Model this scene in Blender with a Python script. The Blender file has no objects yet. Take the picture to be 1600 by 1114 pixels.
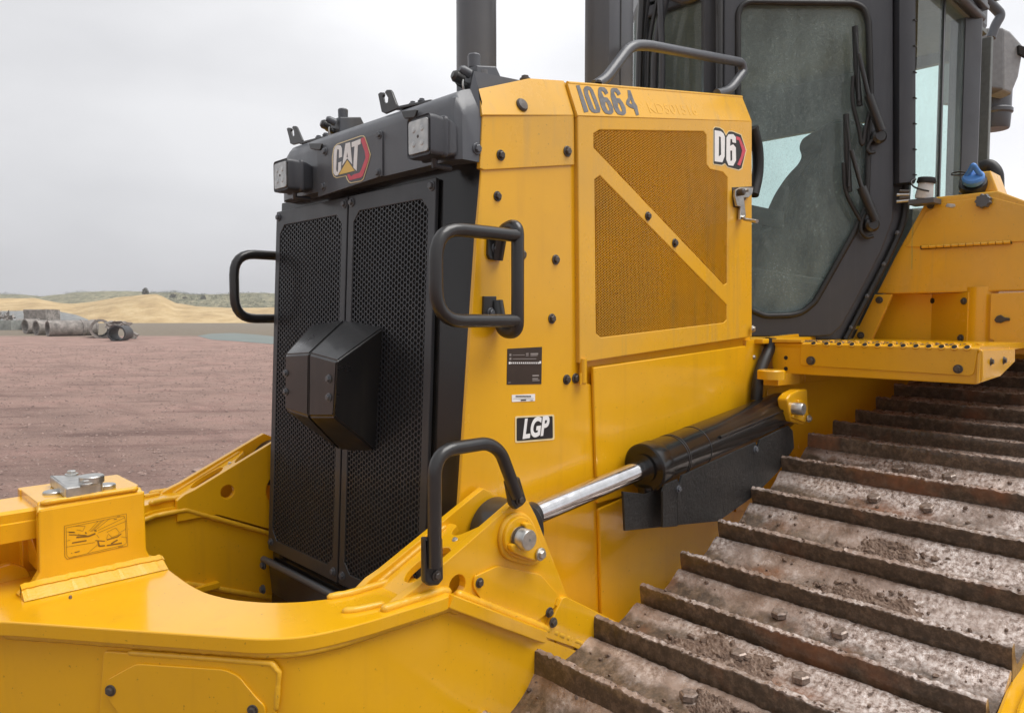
import bpy, bmesh, math, random
from mathutils import Vector, Matrix, noise
random.seed(7)
R=math.radians
S=bpy.context.scene
# ------------------------------------------------------------------ camera
F=1155.0; CX,CY,HOR=800.0,557.0,495.0; AZ=R(46.0); CZ=1.75
PITCH=math.atan((CY-HOR)/F)
fh=Vector((math.cos(AZ),math.sin(AZ),0)); RT=Vector((math.sin(AZ),-math.cos(AZ),0)); ZV=Vector((0,0,1))
FW=fh*math.cos(PITCH)-ZV*math.sin(PITCH); UP=fh*math.sin(PITCH)+ZV*math.cos(PITCH)
CAM=Vector((0,0,CZ))
cd=bpy.data.cameras.new('camera'); cam=bpy.data.objects.new('camera',cd); S.collection.objects.link(cam)
cd.sensor_width=36; cd.lens=F/1600*36; cd.clip_start=0.05; cd.clip_end=3000
mw=Matrix((RT,UP,-FW)).transposed().to_4x4(); mw.translation=CAM; cam.matrix_world=mw
S.camera=cam
# ------------------------------------------------------------------ overcast sky and soft sun
SUN_EL,SUN_AZ=R(62),R(-60)       # direction the light comes from
S.view_settings.view_transform='Standard'; S.view_settings.look='None'; S.view_settings.exposure=0.0; S.view_settings.gamma=1
W=bpy.data.worlds.new('World'); S.world=W; W.use_nodes=True
nt=W.node_tree; nt.nodes.clear()
def nn(nt,t,**k):
    n=nt.nodes.new(t)
    for a,b in k.items():
        if a.startswith('i_'):
            key=a[2:]; key=int(key) if key.isdigit() else key.replace('_',' ')
            n.inputs[key].default_value=b
        else: setattr(n,a,b)
    return n
def ramp(nt,fac,stops):
    n=nt.nodes.new('ShaderNodeValToRGB'); e=n.color_ramp.elements
    while len(e)>1: e.remove(e[-1])
    for i,(p,c) in enumerate(stops):
        if i==0: el=e[0]; el.position=p
        else: el=e.new(p)
        el.color=(*c,1) if len(c)==3 else c
    nt.links.new(fac,n.inputs[0]); return n
L=nt.links.new
val3=lambda r:(r,r,r)
out=nn(nt,'ShaderNodeOutputWorld'); bg=nn(nt,'ShaderNodeBackground')
sky=nn(nt,'ShaderNodeTexSky',sky_type='NISHITA',sun_disc=False,sun_elevation=SUN_EL,sun_rotation=R(90)-SUN_AZ)
sky.dust_density=4.0; sky.air_density=1.2
hs=nn(nt,'ShaderNodeHueSaturation'); hs.inputs['Saturation'].default_value=0.12; hs.inputs['Value'].default_value=0.10
L(sky.outputs[0],hs.inputs['Color'])
tc=nn(nt,'ShaderNodeTexCoord'); mp=nn(nt,'ShaderNodeMapping'); mp.inputs['Scale'].default_value=(1.0,1.0,2.6)
L(tc.outputs['Generated'],mp.inputs['Vector'])
nz=nn(nt,'ShaderNodeTexNoise'); nz.inputs['Scale'].default_value=1.7; nz.inputs['Detail'].default_value=5; nz.inputs['Roughness'].default_value=0.45
L(mp.outputs[0],nz.inputs['Vector'])
cr=ramp(nt,nz.outputs['Fac'],[(0.34,(0.64,0.65,0.675)),(0.50,(0.78,0.785,0.81)),(0.66,(0.92,0.925,0.945))])
sp=nn(nt,'ShaderNodeSeparateXYZ'); L(tc.outputs['Generated'],sp.inputs[0])
gr=ramp(nt,sp.outputs['Z'],[(0.0,(0.90,0.89,0.90)),(0.12,(0.92,0.92,0.93)),(0.45,(1.05,1.05,1.05)),(1.0,(1.12,1.12,1.12))])
mm=nn(nt,'ShaderNodeMixRGB',blend_type='MULTIPLY'); mm.inputs[0].default_value=1; L(cr.outputs[0],mm.inputs[1]); L(gr.outputs[0],mm.inputs[2])
mx=nn(nt,'ShaderNodeMixRGB',blend_type='MIX'); mx.inputs[0].default_value=0.85; L(hs.outputs[0],mx.inputs[1]); L(mm.outputs[0],mx.inputs[2])
dn_=nn(nt,'ShaderNodeVectorMath',operation='DOT_PRODUCT'); L(tc.outputs['Generated'],dn_.inputs[0]); dn_.inputs[1].default_value=tuple((fh+RT*.55+ZV*.75).normalized())
gl_=ramp(nt,dn_.outputs['Value'],[(0.0,val3(1.0)),(0.50,val3(1.02)),(0.74,val3(1.12)),(0.97,val3(1.50))])
m3=nn(nt,'ShaderNodeMixRGB',blend_type='MULTIPLY'); m3.inputs[0].default_value=1; L(mx.outputs[0],m3.inputs[1]); L(gl_.outputs[0],m3.inputs[2])
L(m3.outputs[0],bg.inputs['Color']); bg.inputs['Strength'].default_value=1.0; L(bg.outputs[0],out.inputs['Surface'])
sl=bpy.data.lights.new('sun','SUN'); HAZE=.0007
sl.energy=2.7; sl.angle=R(42); sl.color=(1,0.97,0.93)
so=bpy.data.objects.new('sun',sl); S.collection.objects.link(so)
sd=Vector((math.cos(SUN_EL)*math.cos(SUN_AZ),math.cos(SUN_EL)*math.sin(SUN_AZ),math.sin(SUN_EL)))
so.rotation_euler=sd.to_track_quat('Z','Y').to_euler(); so.location=(0,-3,6)

# ------------------------------------------------------------------ helpers
def ray(x,y): return FW+RT*((x-CX)/F)-UP*((y-CY)/F)
def ax(k,v):
    N=Vector((0,0,0)); N[k]=1; P=Vector((0,0,0)); P[k]=v
    return (P,N)
def hit(pl,x,y):
    P,N=pl; d=ray(x,y); return CAM+d*((P-CAM).dot(N)/d.dot(N))
def hits(pl,pts): return [hit(pl,*p) for p in pts]
def zz(pts,s,ox,oy): return [(ox+a*s,oy+b*s) for a,b in pts]     # enlarged-crop coordinates to photo coordinates
YP=lambda v:ax(1,v); XP=lambda v:ax(0,v); ZP=lambda v:ax(2,v)
WL={}
def setup(o,parent=None,loc=None):
    S.collection.objects.link(o)
    if parent is not None:
        o.parent=parent; o.location=Vector(loc)-WL[parent]
    else: o.location=loc
    WL[o]=Vector(loc)
def meshobj(name,verts,faces,mat,parent=None,smooth=False,loc=None,mats=None,fm=None):
    vs=[Vector(v) for v in verts]
    if loc is None:
        lo=Vector([min(v[i] for v in vs) for i in range(3)]); hi=Vector([max(v[i] for v in vs) for i in range(3)]); loc=(lo+hi)/2
    me=bpy.data.meshes.new(name); me.from_pydata([v-loc for v in vs],[],faces); me.update()
    for m in (mats or [mat]): me.materials.append(m)
    if fm:
        for p,i in zip(me.polygons,fm): p.material_index=i
    if smooth: me.polygons.foreach_set('use_smooth',[True]*len(me.polygons))
    o=bpy.data.objects.new(name,me); setup(o,parent,loc); return o
def autosmooth(o,ang=35):
    me=o.data; bm=bmesh.new(); bm.from_mesh(me)
    for e in bm.edges:
        if len(e.link_faces)==2: e.smooth=e.calc_face_angle(0)<R(ang)
    for f in bm.faces: f.smooth=True
    bm.to_mesh(me); bm.free()
def fromcurve(name,cu,mat,parent,mw,smooth=19):
    tmp=bpy.data.objects.new('tmp',cu); S.collection.objects.link(tmp)
    dg=bpy.context.evaluated_depsgraph_get(); dg.update()
    me=bpy.data.meshes.new_from_object(tmp.evaluated_get(dg)); bpy.data.objects.remove(tmp); bpy.data.curves.remove(cu)
    me.transform(mw)
    c=Vector((0,0,0))
    if len(me.vertices):
        lo=Vector([min(v.co[i] for v in me.vertices) for i in range(3)]); hi=Vector([max(v.co[i] for v in me.vertices) for i in range(3)]); c=(lo+hi)/2
    me.transform(Matrix.Translation(-c)); me.materials.clear(); me.materials.append(mat); me.name=name
    for p in me.polygons: p.material_index=0
    o=bpy.data.objects.new(name,me); setup(o,parent,c)
    if smooth: autosmooth(o,smooth)
    return o
def fillet(pts,r,n=6,closed=True):
    out=[]; N=len(pts)
    rs=r if isinstance(r,(list,tuple)) else [r]*N
    for i,p in enumerate(pts):
        if not closed and i in (0,N-1): out.append(p.copy()); continue
        a=pts[i-1]; b=pts[(i+1)%N]; da=a-p; db=b-p; rr=min(rs[i],da.length*.48,db.length*.48)
        if rr<1e-5: out.append(p.copy()); continue
        A=p+da.normalized()*rr; B=p+db.normalized()*rr
        for k in range(n+1):
            t=k/n; out.append(A*(1-t)**2+p*2*t*(1-t)+B*t*t)
    return out
def plate(name,pts,thick,back,mat,parent,holes=(),bev=0.002,r=0.0):
    """outline (3-D, one plane) becomes a slab whose traced face keeps its place and whose body goes along back"""
    pts=[Vector(p) for p in pts]; N=Vector((0,0,0))
    for i in range(len(pts)):
        a=pts[i]; b=pts[(i+1)%len(pts)]; N+=a.cross(b)
    N.normalize(); back=Vector(back)
    if N.dot(back)>0: N=-N
    O=pts[0].copy(); U=(pts[1]-pts[0]).normalized(); V=N.cross(U)
    if r: pts=fillet(pts,r)
    hl=[[Vector(q) for q in h] for h in holes]
    cu=bpy.data.curves.new('t','CURVE'); cu.dimensions='2D'; cu.fill_mode='BOTH'
    bev=min(bev,thick*.45)
    cu.extrude=thick/2-bev; cu.bevel_depth=bev; cu.bevel_resolution=1; cu.offset=-bev
    def area(q): return sum(q[i][0]*q[(i+1)%len(q)][1]-q[(i+1)%len(q)][0]*q[i][1] for i in range(len(q)))
    for j,h in enumerate([pts]+hl):
        q=[((p-O).dot(U),(p-O).dot(V)) for p in h]; a=area(q)
        if (j==0 and a<0) or (j>0 and a>0): q=q[::-1]
        s=cu.splines.new('POLY'); s.points.add(len(q)-1)
        for k,(x,y) in enumerate(q): s.points[k].co=(x,y,0,1)
        s.use_cyclic_u=True
    m=Matrix((U,V,N)).transposed().to_4x4(); m.translation=O-N*thick/2
    return fromcurve(name,cu,mat,parent,m)
def tube(name,pts,rad,mat,parent,r=0.0,closed=False,res=5,n=6):
    pts=[Vector(p) for p in pts]
    if r: pts=fillet(pts,r,n,closed)
    cu=bpy.data.curves.new('t','CURVE'); cu.dimensions='3D'; cu.bevel_depth=rad; cu.bevel_resolution=res; cu.use_fill_caps=True
    s=cu.splines.new('POLY'); s.points.add(len(pts)-1)
    for k,p in enumerate(pts): s.points[k].co=(*p,1)
    s.use_cyclic_u=closed
    return fromcurve(name,cu,mat,parent,Matrix.Identity(4),50)
def frame(N):
    N=Vector(N).normalized(); a=Vector((0,0,1)) if abs(N.z)<.9 else Vector((1,0,0))
    U=a.cross(N).normalized(); return Matrix((U,N.cross(U),N)).transposed()
def lathe(name,prof,base,N,mat,parent,seg=24,smooth=35,flat=None):
    """profile of (radius, height) turned about N through base"""
    M=frame(N); base=Vector(base); V=[];Fc=[]
    for r_,h in prof:
        for k in range(seg):
            a=2*math.pi*k/seg; V.append(base+M@Vector((r_*math.cos(a),r_*math.sin(a),h)))
    for i in range(len(prof)-1):
        for k in range(seg):
            k2=(k+1)%seg; Fc.append((i*seg+k,i*seg+k2,(i+1)*seg+k2,(i+1)*seg+k))
    Fc.append(tuple(reversed(range(seg)))); Fc.append(tuple(range((len(prof)-1)*seg,len(prof)*seg)))
    o=meshobj(name,V,Fc,mat,parent); 
    if smooth: autosmooth(o,smooth)
    return o
def loft(name,secs,mat,parent,closed=True,caps=True,smooth=30):
    n=len(secs[0]); V=[p for s in secs for p in s]; Fc=[]
    for i in range(len(secs)-1):
        for k in range(n if closed else n-1):
            k2=(k+1)%n; Fc.append((i*n+k,i*n+k2,(i+1)*n+k2,(i+1)*n+k))
    if caps: Fc.append(tuple(reversed(range(n)))); Fc.append(tuple(range((len(secs)-1)*n,len(secs)*n)))
    o=meshobj(name,V,Fc,mat,parent); fixn(o)
    if smooth: autosmooth(o,smooth)
    return o
def fixn(o):
    bm=bmesh.new(); bm.from_mesh(o.data); bmesh.ops.recalc_face_normals(bm,faces=bm.faces); bm.to_mesh(o.data); bm.free()
def box(name,lo,hi,mat,parent,bev=0.004,M=None,loc=None):
    bm=bmesh.new(); bmesh.ops.create_cube(bm,size=1)
    lo=Vector(lo);hi=Vector(hi);c=(lo+hi)/2;d=hi-lo
    for v in bm.verts: v.co=Vector((v.co.x*d.x,v.co.y*d.y,v.co.z*d.z))
    if bev: bmesh.ops.bevel(bm,geom=bm.edges[:],offset=min(bev,min(d)*.4),segments=2,affect='EDGES',profile=.5)
    me=bpy.data.meshes.new(name); 
    if M: bm.transform(M.to_4x4())
    bm.to_mesh(me); bm.free(); me.materials.append(mat)
    o=bpy.data.objects.new(name,me); setup(o,parent,c); autosmooth(o); return o
def empty(name,loc,parent=None):
    o=bpy.data.objects.new(name,None); o.empty_display_size=.2; setup(o,parent,Vector(loc)); return o
def tag(o,label=None,cat=None,group=None,kind=None):
    for k,v in (('label',label),('category',cat),('group',group),('kind',kind)):
        if v: o[k]=v
    return o

# ------------------------------------------------------------------ materials
def mat(name,build):
    m=bpy.data.materials.new(name); m.use_nodes=True; t=m.node_tree; t.nodes.clear()
    o=nn(t,'ShaderNodeOutputMaterial'); b=nn(t,'ShaderNodeBsdfPrincipled'); t.links.new(b.outputs[0],o.inputs[0])
    build(t,b,t.links.new,o); return m
def coords(t,scale=(1,1,1),world=True):
    c=nn(t,'ShaderNodeNewGeometry' if world else 'ShaderNodeTexCoord'); m_=nn(t,'ShaderNodeMapping'); m_.inputs['Scale'].default_value=scale
    t.links.new(c.outputs['Position' if world else 'Object'],m_.inputs['Vector']); return m_.outputs[0]
def noisef(t,vec,scale,detail=4,rough=.5):
    n=nn(t,'ShaderNodeTexNoise'); n.inputs['Scale'].default_value=scale; n.inputs['Detail'].default_value=detail; n.inputs['Roughness'].default_value=rough
    t.links.new(vec,n.inputs['Vector']); return n.outputs['Fac']
def mixc(t,fac,a,b,mode='MIX'):
    n=nn(t,'ShaderNodeMixRGB',blend_type=mode)
    for i,x in ((0,fac),(1,a),(2,b)):
        if hasattr(x,'links') or hasattr(x,'is_linked'): t.links.new(x,n.inputs[i])
        else: n.inputs[i].default_value=x if i==0 else (*x,1)
    return n.outputs[0]
def bump(t,b,h,strength,dist=.01):
    n=nn(t,'ShaderNodeBump'); n.inputs['Strength'].default_value=strength; n.inputs['Distance'].default_value=dist
    t.links.new(h,n.inputs['Height']); t.links.new(n.outputs[0],b.inputs['Normal'])
def val(r): return (r,r,r)
def paint(base,dirt,rough,coat,dirt_amt=.5,speck=True,bumpy=.06,streak=.5):
    def f(t,b,l,o):
        v=coords(t); vs=coords(t,(14,14,1.1))
        d1=ramp(t,noisef(t,v,3.0,6,.6),[(.42,val(0)),(.75,val(dirt_amt))]).outputs[0]
        d2=ramp(t,noisef(t,vs,1.6,5,.6),[(.54,val(0)),(.74,val(streak))]).outputs[0]
        d=mixc(t,1.0,d1,d2,'SCREEN'); col=mixc(t,d,base,dirt)
        if speck:
            s=ramp(t,noisef(t,v,120,2,.5),[(.70,val(0)),(.76,val(.55))]).outputs[0]
            col=mixc(t,s,col,tuple(x*.45 for x in dirt))
        l(col,b.inputs['Base Color'])
        rr=ramp(t,noisef(t,v,5,5,.6),[(.3,val(rough*.75)),(.75,val(rough*1.5))]).outputs[0]
        l(rr,b.inputs['Roughness'])
        b.inputs['Coat Weight'].default_value=coat; b.inputs['Coat Roughness'].default_value=.09
        bump(t,b,noisef(t,v,230,2,.5),bumpy,.002)
    return f
YEL=mat('yellow_paint',paint((.80,.412,.006),(.52,.26,.02),.20,.35,.30,streak=.22))
YELD=mat('yellow_door_paint',paint((.79,.415,.018),(.56,.33,.07),.27,.25,.50,streak=.7))
YELW=mat('yellow_weld',paint((.80,.43,.015),(.5,.27,.04),.4,.3,.4,bumpy=.5))
BLK=mat('black_paint',paint((.014,.014,.015),(.040,.035,.030),.33,.3,.5))
BLKV=mat('veiled_black_paint',paint((.078,.084,.097),(.125,.13,.135),.38,.2,.45))  # black paint, greyed: lens veil and wet sheen lifted into the base
CABV=mat('veiled_cab_black',paint((.036,.038,.046),(.065,.067,.072),.40,.15,.45))  # cab black with the same veil greyness put into its colour
GRL=mat('grille_black',paint((.026,.028,.033),(.055,.054,.054),.38,.2,.5))
BLKG=mat('black_gloss',paint((.008,.0075,.0075),(.028,.024,.020),.19,.10,.7,bumpy=.05))
RUB=mat('rubber',paint((.008,.008,.008),(.034,.030,.027),.42,0,.8,bumpy=.2))
MAT_=mat('guard_mat',lambda t,b,l,o:(paint((.008,.008,.008),(.032,.028,.025),.40,0,.9)(t,b,l,o),bump(t,b,noisef(t,coords(t,(1,1,1)),38,7,.75),.8,.012)))
DARK=mat('dark_interior',paint((.012,.010,.009),(.02,.017,.014),.7,0,.3,False))
ZINC=mat('zinc_plate',lambda t,b,l,o:(l(ramp(t,noisef(t,coords(t),60,4),[(.3,(.42,.42,.41)),(.7,(.62,.61,.58))]).outputs[0],b.inputs['Base Color']),setattr(b.inputs['Metallic'],'default_value',.9),setattr(b.inputs['Roughness'],'default_value',.36)))
CHROME=mat('chrome',lambda t,b,l,o:(l(ramp(t,noisef(t,coords(t),25,5,.6),[(.35,(.82,.82,.83)),(.65,(.66,.65,.65))]).outputs[0],b.inputs['Base Color']),setattr(b.inputs['Metallic'],'default_value',1),l(ramp(t,noisef(t,coords(t),40,4),[(.4,val(.07)),(.7,val(.2))]).outputs[0],b.inputs['Roughness'])))
BOLT=mat('dark_bolt',paint((.045,.036,.030),(.11,.09,.075),.42,.1,.7,bumpy=.2))
def plain(name,c,rough=.5,coat=0.,metal=0.,var=.12,sc=40):
    def f(t,b,l,o):
        l(ramp(t,noisef(t,coords(t),sc,4,.6),[(.3,tuple(x*(1-var) for x in c)),(.7,tuple(min(1,x*(1+var)) for x in c))]).outputs[0],b.inputs['Base Color'])
        b.inputs['Roughness'].default_value=rough; b.inputs['Coat Weight'].default_value=coat; b.inputs['Metallic'].default_value=metal
    return mat(name,f)
DWHITE=plain('decal_white',(.86,.86,.85),.4,.1,var=.05); DRED=plain('decal_red',(.62,.055,.09),.35,.2,var=.08); DYEL=plain('decal_yellow',(.80,.52,.10),.35,.2,var=.06)
DCREAM=plain('decal_cream',(.80,.66,.36),.4,.2,var=.05); DDARK=plain('decal_dark',(.016,.015,.016),.4,.0); STEN=plain('stencil_grey',(.13,.13,.135),.6,var=.3,sc=60)
GHOST=plain('old_marking',(.80,.435,.045),.5,var=.1); BROWN=plain('plate_brown',(.030,.020,.014),.3,.3); LINE=plain('decal_line',(.20,.10,.012),.5)
WPLA=plain('white_plastic',(.62,.62,.60),.45); BLUE=plain('blue_plastic',(.07,.24,.62),.45,.2); SEAT=plain('seat_fabric',(.030,.034,.035),.85)
CABIN=plain('cab_lining',(.16,.18,.18),.8)
def lens_b(t,b,l,o):
    vo=nn(t,'ShaderNodeTexVoronoi'); vo.inputs['Scale'].default_value=38; l(coords(t),vo.inputs['Vector'])
    l(ramp(t,vo.outputs['Distance'],[(.0,(.62,.62,.61)),(.35,(.46,.47,.46)),(.6,(.36,.37,.37))]).outputs[0],b.inputs['Base Color'])
    b.inputs['Roughness'].default_value=.15; b.inputs['Metallic'].default_value=.35; b.inputs['Coat Weight'].default_value=1
LENS=mat('lamp_lens',lens_b)
LENS2=plain('led_reflector',(.60,.61,.60),.2,1,.4)
def glass_b(tint,dirt):
    def f(t,b,l,o):
        t.nodes.remove(b)
        v=coords(t); tr=nn(t,'ShaderNodeBsdfTransparent'); tr.inputs[0].default_value=(*tint,1)
        gl=nn(t,'ShaderNodeBsdfGlossy'); gl.inputs['Roughness'].default_value=.03
        di=nn(t,'ShaderNodeBsdfDiffuse'); di.inputs[0].default_value=(.58,.72,.69,1)
        lwt=nn(t,'ShaderNodeLayerWeight'); lwt.inputs[0].default_value=.5; pw=nn(t,'ShaderNodeMath',operation='POWER'); pw.inputs[1].default_value=4.5; l(lwt.outputs['Facing'],pw.inputs[0]); lw=nn(t,'ShaderNodeMath',operation='MULTIPLY_ADD'); lw.inputs[1].default_value=.55; lw.inputs[2].default_value=.035; l(pw.outputs[0],lw.inputs[0])
        m1=nn(t,'ShaderNodeMixShader'); l(lw.outputs[0],m1.inputs[0]); l(tr.outputs[0],m1.inputs[1]); l(gl.outputs[0],m1.inputs[2])
        vs=coords(t,(3,3,1.2))
        d1=ramp(t,noisef(t,v,150,4,.8),[(.50,val(0)),(.75,val(dirt*1.2))]).outputs[0]
        d2=ramp(t,noisef(t,vs,2.0,7,.7),[(.40,val(dirt*.35)),(.70,val(dirt))]).outputs[0]
        dd=mixc(t,1,d1,d2,'SCREEN')
        m2=nn(t,'ShaderNodeMixShader'); l(dd,m2.inputs[0]); l(m1.outputs[0],m2.inputs[1]); l(di.outputs[0],m2.inputs[2]); l(m2.outputs[0],o.inputs[0])
    return f
GLASS=mat('tinted_glass',glass_b((.84,.97,.95),.26)); GLASS2=mat('clear_glass',glass_b((.84,.98,.95),.12))

def pane(name,pts,m,parent):
    return meshobj(name,pts,[tuple(range(len(pts)))],m,parent)
# ------------------------------------------------------------------ ground, hills
def ground_b(t,b,l,o):
    v=coords(t); vm=coords(t,(1,.35,1))
    c=ramp(t,noisef(t,v,30,8,.85),[(.30,(.13,.085,.07)),(.42,(.26,.165,.138)),(.52,(.37,.243,.205)),(.62,(.47,.33,.285)),(.74,(.66,.53,.48))]).outputs[0]
    big=ramp(t,noisef(t,v,.5,6,.65),[(.3,(.70,.68,.66)),(.5,(.95,.93,.90)),(.7,(1.12,1.03,1.02))]).outputs[0]
    c=mixc(t,1,c,big,'MULTIPLY')
    tr=ramp(t,noisef(t,vm,1.3,4,.6),[(.50,(1,1,1)),(.62,(.72,.68,.68)),(.68,(1,1,1))]).outputs[0]
    c=mixc(t,.7,c,tr,'MULTIPLY')
    da=nn(t,'ShaderNodeVectorMath',operation='DOT_PRODUCT'); l(v,da.inputs[0]); da.inputs[1].default_value=tuple((RT+fh*.25)*.22)
    db=nn(t,'ShaderNodeVectorMath',operation='DOT_PRODUCT'); l(v,db.inputs[0]); db.inputs[1].default_value=tuple(fh*1.5-RT*.2)
    cb=nn(t,'ShaderNodeCombineXYZ'); l(da.outputs['Value'],cb.inputs[0]); l(db.outputs['Value'],cb.inputs[1])
    st=ramp(t,noisef(t,cb.outputs[0],1.1,6,.72),[(.36,(.66,.60,.60)),(.46,(1,1,1)),(.56,(1,1,1)),(.68,(1.16,1.12,1.10))]).outputs[0]
    c=mixc(t,.85,c,st,'MULTIPLY')
    # beyond the yard the soil turns brown
    sx=nn(t,'ShaderNodeSeparateXYZ'); l(v,sx.inputs[0])
    dt=nn(t,'ShaderNodeVectorMath',operation='DOT_PRODUCT'); l(v,dt.inputs[0]); dt.inputs[1].default_value=tuple(fh)
    ad=nn(t,'ShaderNodeMath',operation='ADD'); nz_=nn(t,'ShaderNodeMath',operation='MULTIPLY'); nz_.inputs[1].default_value=9; l(noisef(t,v,.12,3),nz_.inputs[0]); l(dt.outputs['Value'],ad.inputs[0]); l(nz_.outputs[0],ad.inputs[1])
    mr=nn(t,'ShaderNodeMapRange'); mr.inputs['From Min'].default_value=68; mr.inputs['From Max'].default_value=74; l(ad.outputs[0],mr.inputs['Value'])
    c2=ramp(t,noisef(t,v,1.5,6,.7),[(.3,(.13,.105,.075)),(.7,(.23,.185,.13))]).outputs[0]
    l(mixc(t,mr.outputs[0],c,c2),b.inputs['Base Color']); b.inputs['Roughness'].default_value=.85
    hh=mixc(t,.45,noisef(t,v,40,6,.85),noisef(t,cb.outputs[0],1.6,6,.7)); bump(t,b,hh,1.0,.06)
GRD=mat('red_gravel',ground_b)
gv=[];gf=[]
rings=[2,4,7,11,16,24,36,55,80,130,220,400,900,1500]; nsec=96
gv.append((0,0,0))
for r_ in rings:
    for k in range(nsec):
        a=2*math.pi*k/nsec; x,y=r_*math.cos(a),r_*math.sin(a); gv.append((x,y,0.0))
for k in range(nsec): gf.append((0,1+k,1+(k+1)%nsec))
for i in range(len(rings)-1):
    for k in range(nsec):
        k2=(k+1)%nsec; gf.append((1+i*nsec+k,1+(i+1)*nsec+k,1+(i+1)*nsec+k2,1+i*nsec+k2))
tag(meshobj('ground',gv,gf,GRD,loc=Vector((0,0,0))),kind='structure')
def gpt(px,py): return hit(ZP(0),px,py)
def polar(px,d):      # ground point in the direction of a photo column, d metres ahead
    return fh*d+RT*(d*(px-CX)/F)
def hillmat(name,c1,c2,c3,sc):
    def f(t,b,l,o):
        v=coords(t); c=ramp(t,noisef(t,v,sc,8,.7),[(.3,c1),(.5,c2),(.7,c3)]).outputs[0]
        c=mixc(t,.5,c,ramp(t,noisef(t,v,sc*.12,4,.6),[(.35,val(.7)),(.65,val(1.15))]).outputs[0],'MULTIPLY')
        l(c,b.inputs['Base Color']); b.inputs['Roughness'].default_value=.9; bump(t,b,noisef(t,v,sc*2,5,.7),.8,.5)
    return mat(name,f)
SAND=hillmat('sand',(.33,.215,.095),(.49,.345,.16),(.62,.475,.26),.16)
SCRUB=hillmat('scrub_slope',(.055,.065,.035),(.21,.20,.12),(.46,.39,.25),.42)
def interp(tab,x):
    if x<=tab[0][0]: return tab[0][1]
    for (a,b),(c,d) in zip(tab,tab[1:]):
        if x<=c: 
            s=(x-a)/(c-a); s=s*s*(3-2*s) if False else s
            return b+(d-b)*s
    return tab[-1][1]
def ridge(name,crest,d0,d1,d2,material,step=6,rough=.5):
    vs=[];fs=[]; cols=list(range(-900,2600,step)); rows=9; depths=[d0+(d1-d0)*i/5 for i in range(6)]+[d1+(d2-d1)*i/3 for i in range(1,4)]
    for px in cols:
        zc=max(.3,(HOR-interp(crest,px))*d1/F+CZ)
        for j,d in enumerate(depths):
            if j<=5: h=zc*(math.sin((j/5)*math.pi/2)**1.2)
            else: h=zc*(1-(j-5)/3)
            p=polar(px,d); 
            if 0<j<8: h+=(noise.noise(p*.05)*1.2+noise.noise(p*.25)*.5)*rough*min(1,h/3)
            vs.append((p.x,p.y,max(h,-.05) if j not in (0,8) else -.1))
    for i in range(len(cols)-1):
        for j in range(rows-1): fs.append((i*rows+j,(i+1)*rows+j,(i+1)*rows+j+1,i*rows+j+1))
    o=meshobj(name,vs,fs,material,smooth=True,loc=Vector((0,0,0))); tag(o,kind='structure'); return o
C2=lambda L_:[(a*.2872,380+b*.2872) for a,b in L_]
dune=C2([(-3000,330),(-800,310),(0,300),(200,302),(280,318),(330,328),(400,332),(480,325),(600,303),(720,288),(800,279),(860,277),(900,292),(960,325),(1080,345),(1240,352),(1500,350),(2200,340),(4000,300),(8000,330)])
scr=C2([(-3000,300),(-800,285),(0,275),(120,278),(230,290),(330,278),(430,267),(560,264),(700,265),(790,268),(860,272),(950,265),(1030,280),(1100,283),(1200,278),(1300,271),(1500,276),(2500,260),(4000,250),(8000,290)])
ridge('sand_dune',dune,205,255,285,SAND,rough=.35); ridge('scrub_hill',scr,290,345,400,SCRUB)
# grass tussocks and low scrub on the far slope: nobody could count them
LEAF=plain('scrub_leaves',(.075,.085,.045),.8,var=.6,sc=.8)
LEAF2=plain('bush_twigs',(.07,.07,.055),.8,var=.5,sc=3)
def clump(V,Fc,c,w,h,n,rnd):
    for _ in range(n):
        a=rnd.uniform(0,6.28); r_=w*math.sqrt(rnd.random()); z=h*rnd.random()*(1-.5*(r_/w)**2)
        p=Vector((c.x+math.cos(a)*r_,c.y+math.sin(a)*r_,c.z+z)); s=rnd.uniform(.07,.17)*h
        q=[p+Vector((rnd.uniform(-s,s),rnd.uniform(-s,s),rnd.uniform(-s,s)*1.3)) for _ in range(3)]
        i=len(V); V+=q; Fc.append((i,i+1,i+2))
rnd=random.Random(3); V=[];Fc=[]
for _ in range(2600):
    px=rnd.choice([rnd.uniform(-200,440),rnd.uniform(230,440),rnd.uniform(-600,2000)]); yc=interp(scr,px); k=rnd.random()
    d=300+45*k; zc=(HOR-yc)*345/F+CZ; h=zc*math.sin(((d-290)/55)*math.pi/2)**1.2
    p=polar(px,d); p.z=h-.1
    if noise.noise(p*.05)<-.05 and rnd.random()<.85: continue
    clump(V,Fc,p,rnd.uniform(.6,2.0),rnd.uniform(.5,1.3),22,rnd)
tag(meshobj('hill_scrub',V,Fc,LEAF),'low grey-green scrub and grass covering the far slope behind the sand dune','scrub',kind='stuff')
def bush(px,py,w,h,label,d=262):
    base=polar(px,d); base.z=(HOR-py)*d/F+CZ-.3; rt=empty('bush',base); tag(rt,label,'bush','bushes on the far hill')
    V=[];Fc=[]; r2=random.Random(int(px)); clump(V,Fc,base+Vector((0,0,h*.15)),w,h,420,r2)
    meshobj('crown',V,Fc,LEAF2,rt)
    for k in range(3):
        tube('stem',[base,base+Vector((r2.uniform(-.3,.3)*w,r2.uniform(-.3,.3)*w,h*.7))],.06,BOLT,rt,res=1)
bush(229,460,1.0,2.3,'lone bush standing highest on the skyline at the dune crest'); bush(272,465,1.4,1.7,'bare grey bush just right of the dune crest',300); bush(319,467,1.1,1.6,'small grey bush on the hill left of the far handrail',310)
bush(290,466,.9,.9,'dark rounded bush between the two grey bushes on the hill',305)
POND=plain('pond_water',(.145,.17,.155),.6,0,var=.1,sc=.4)
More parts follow.
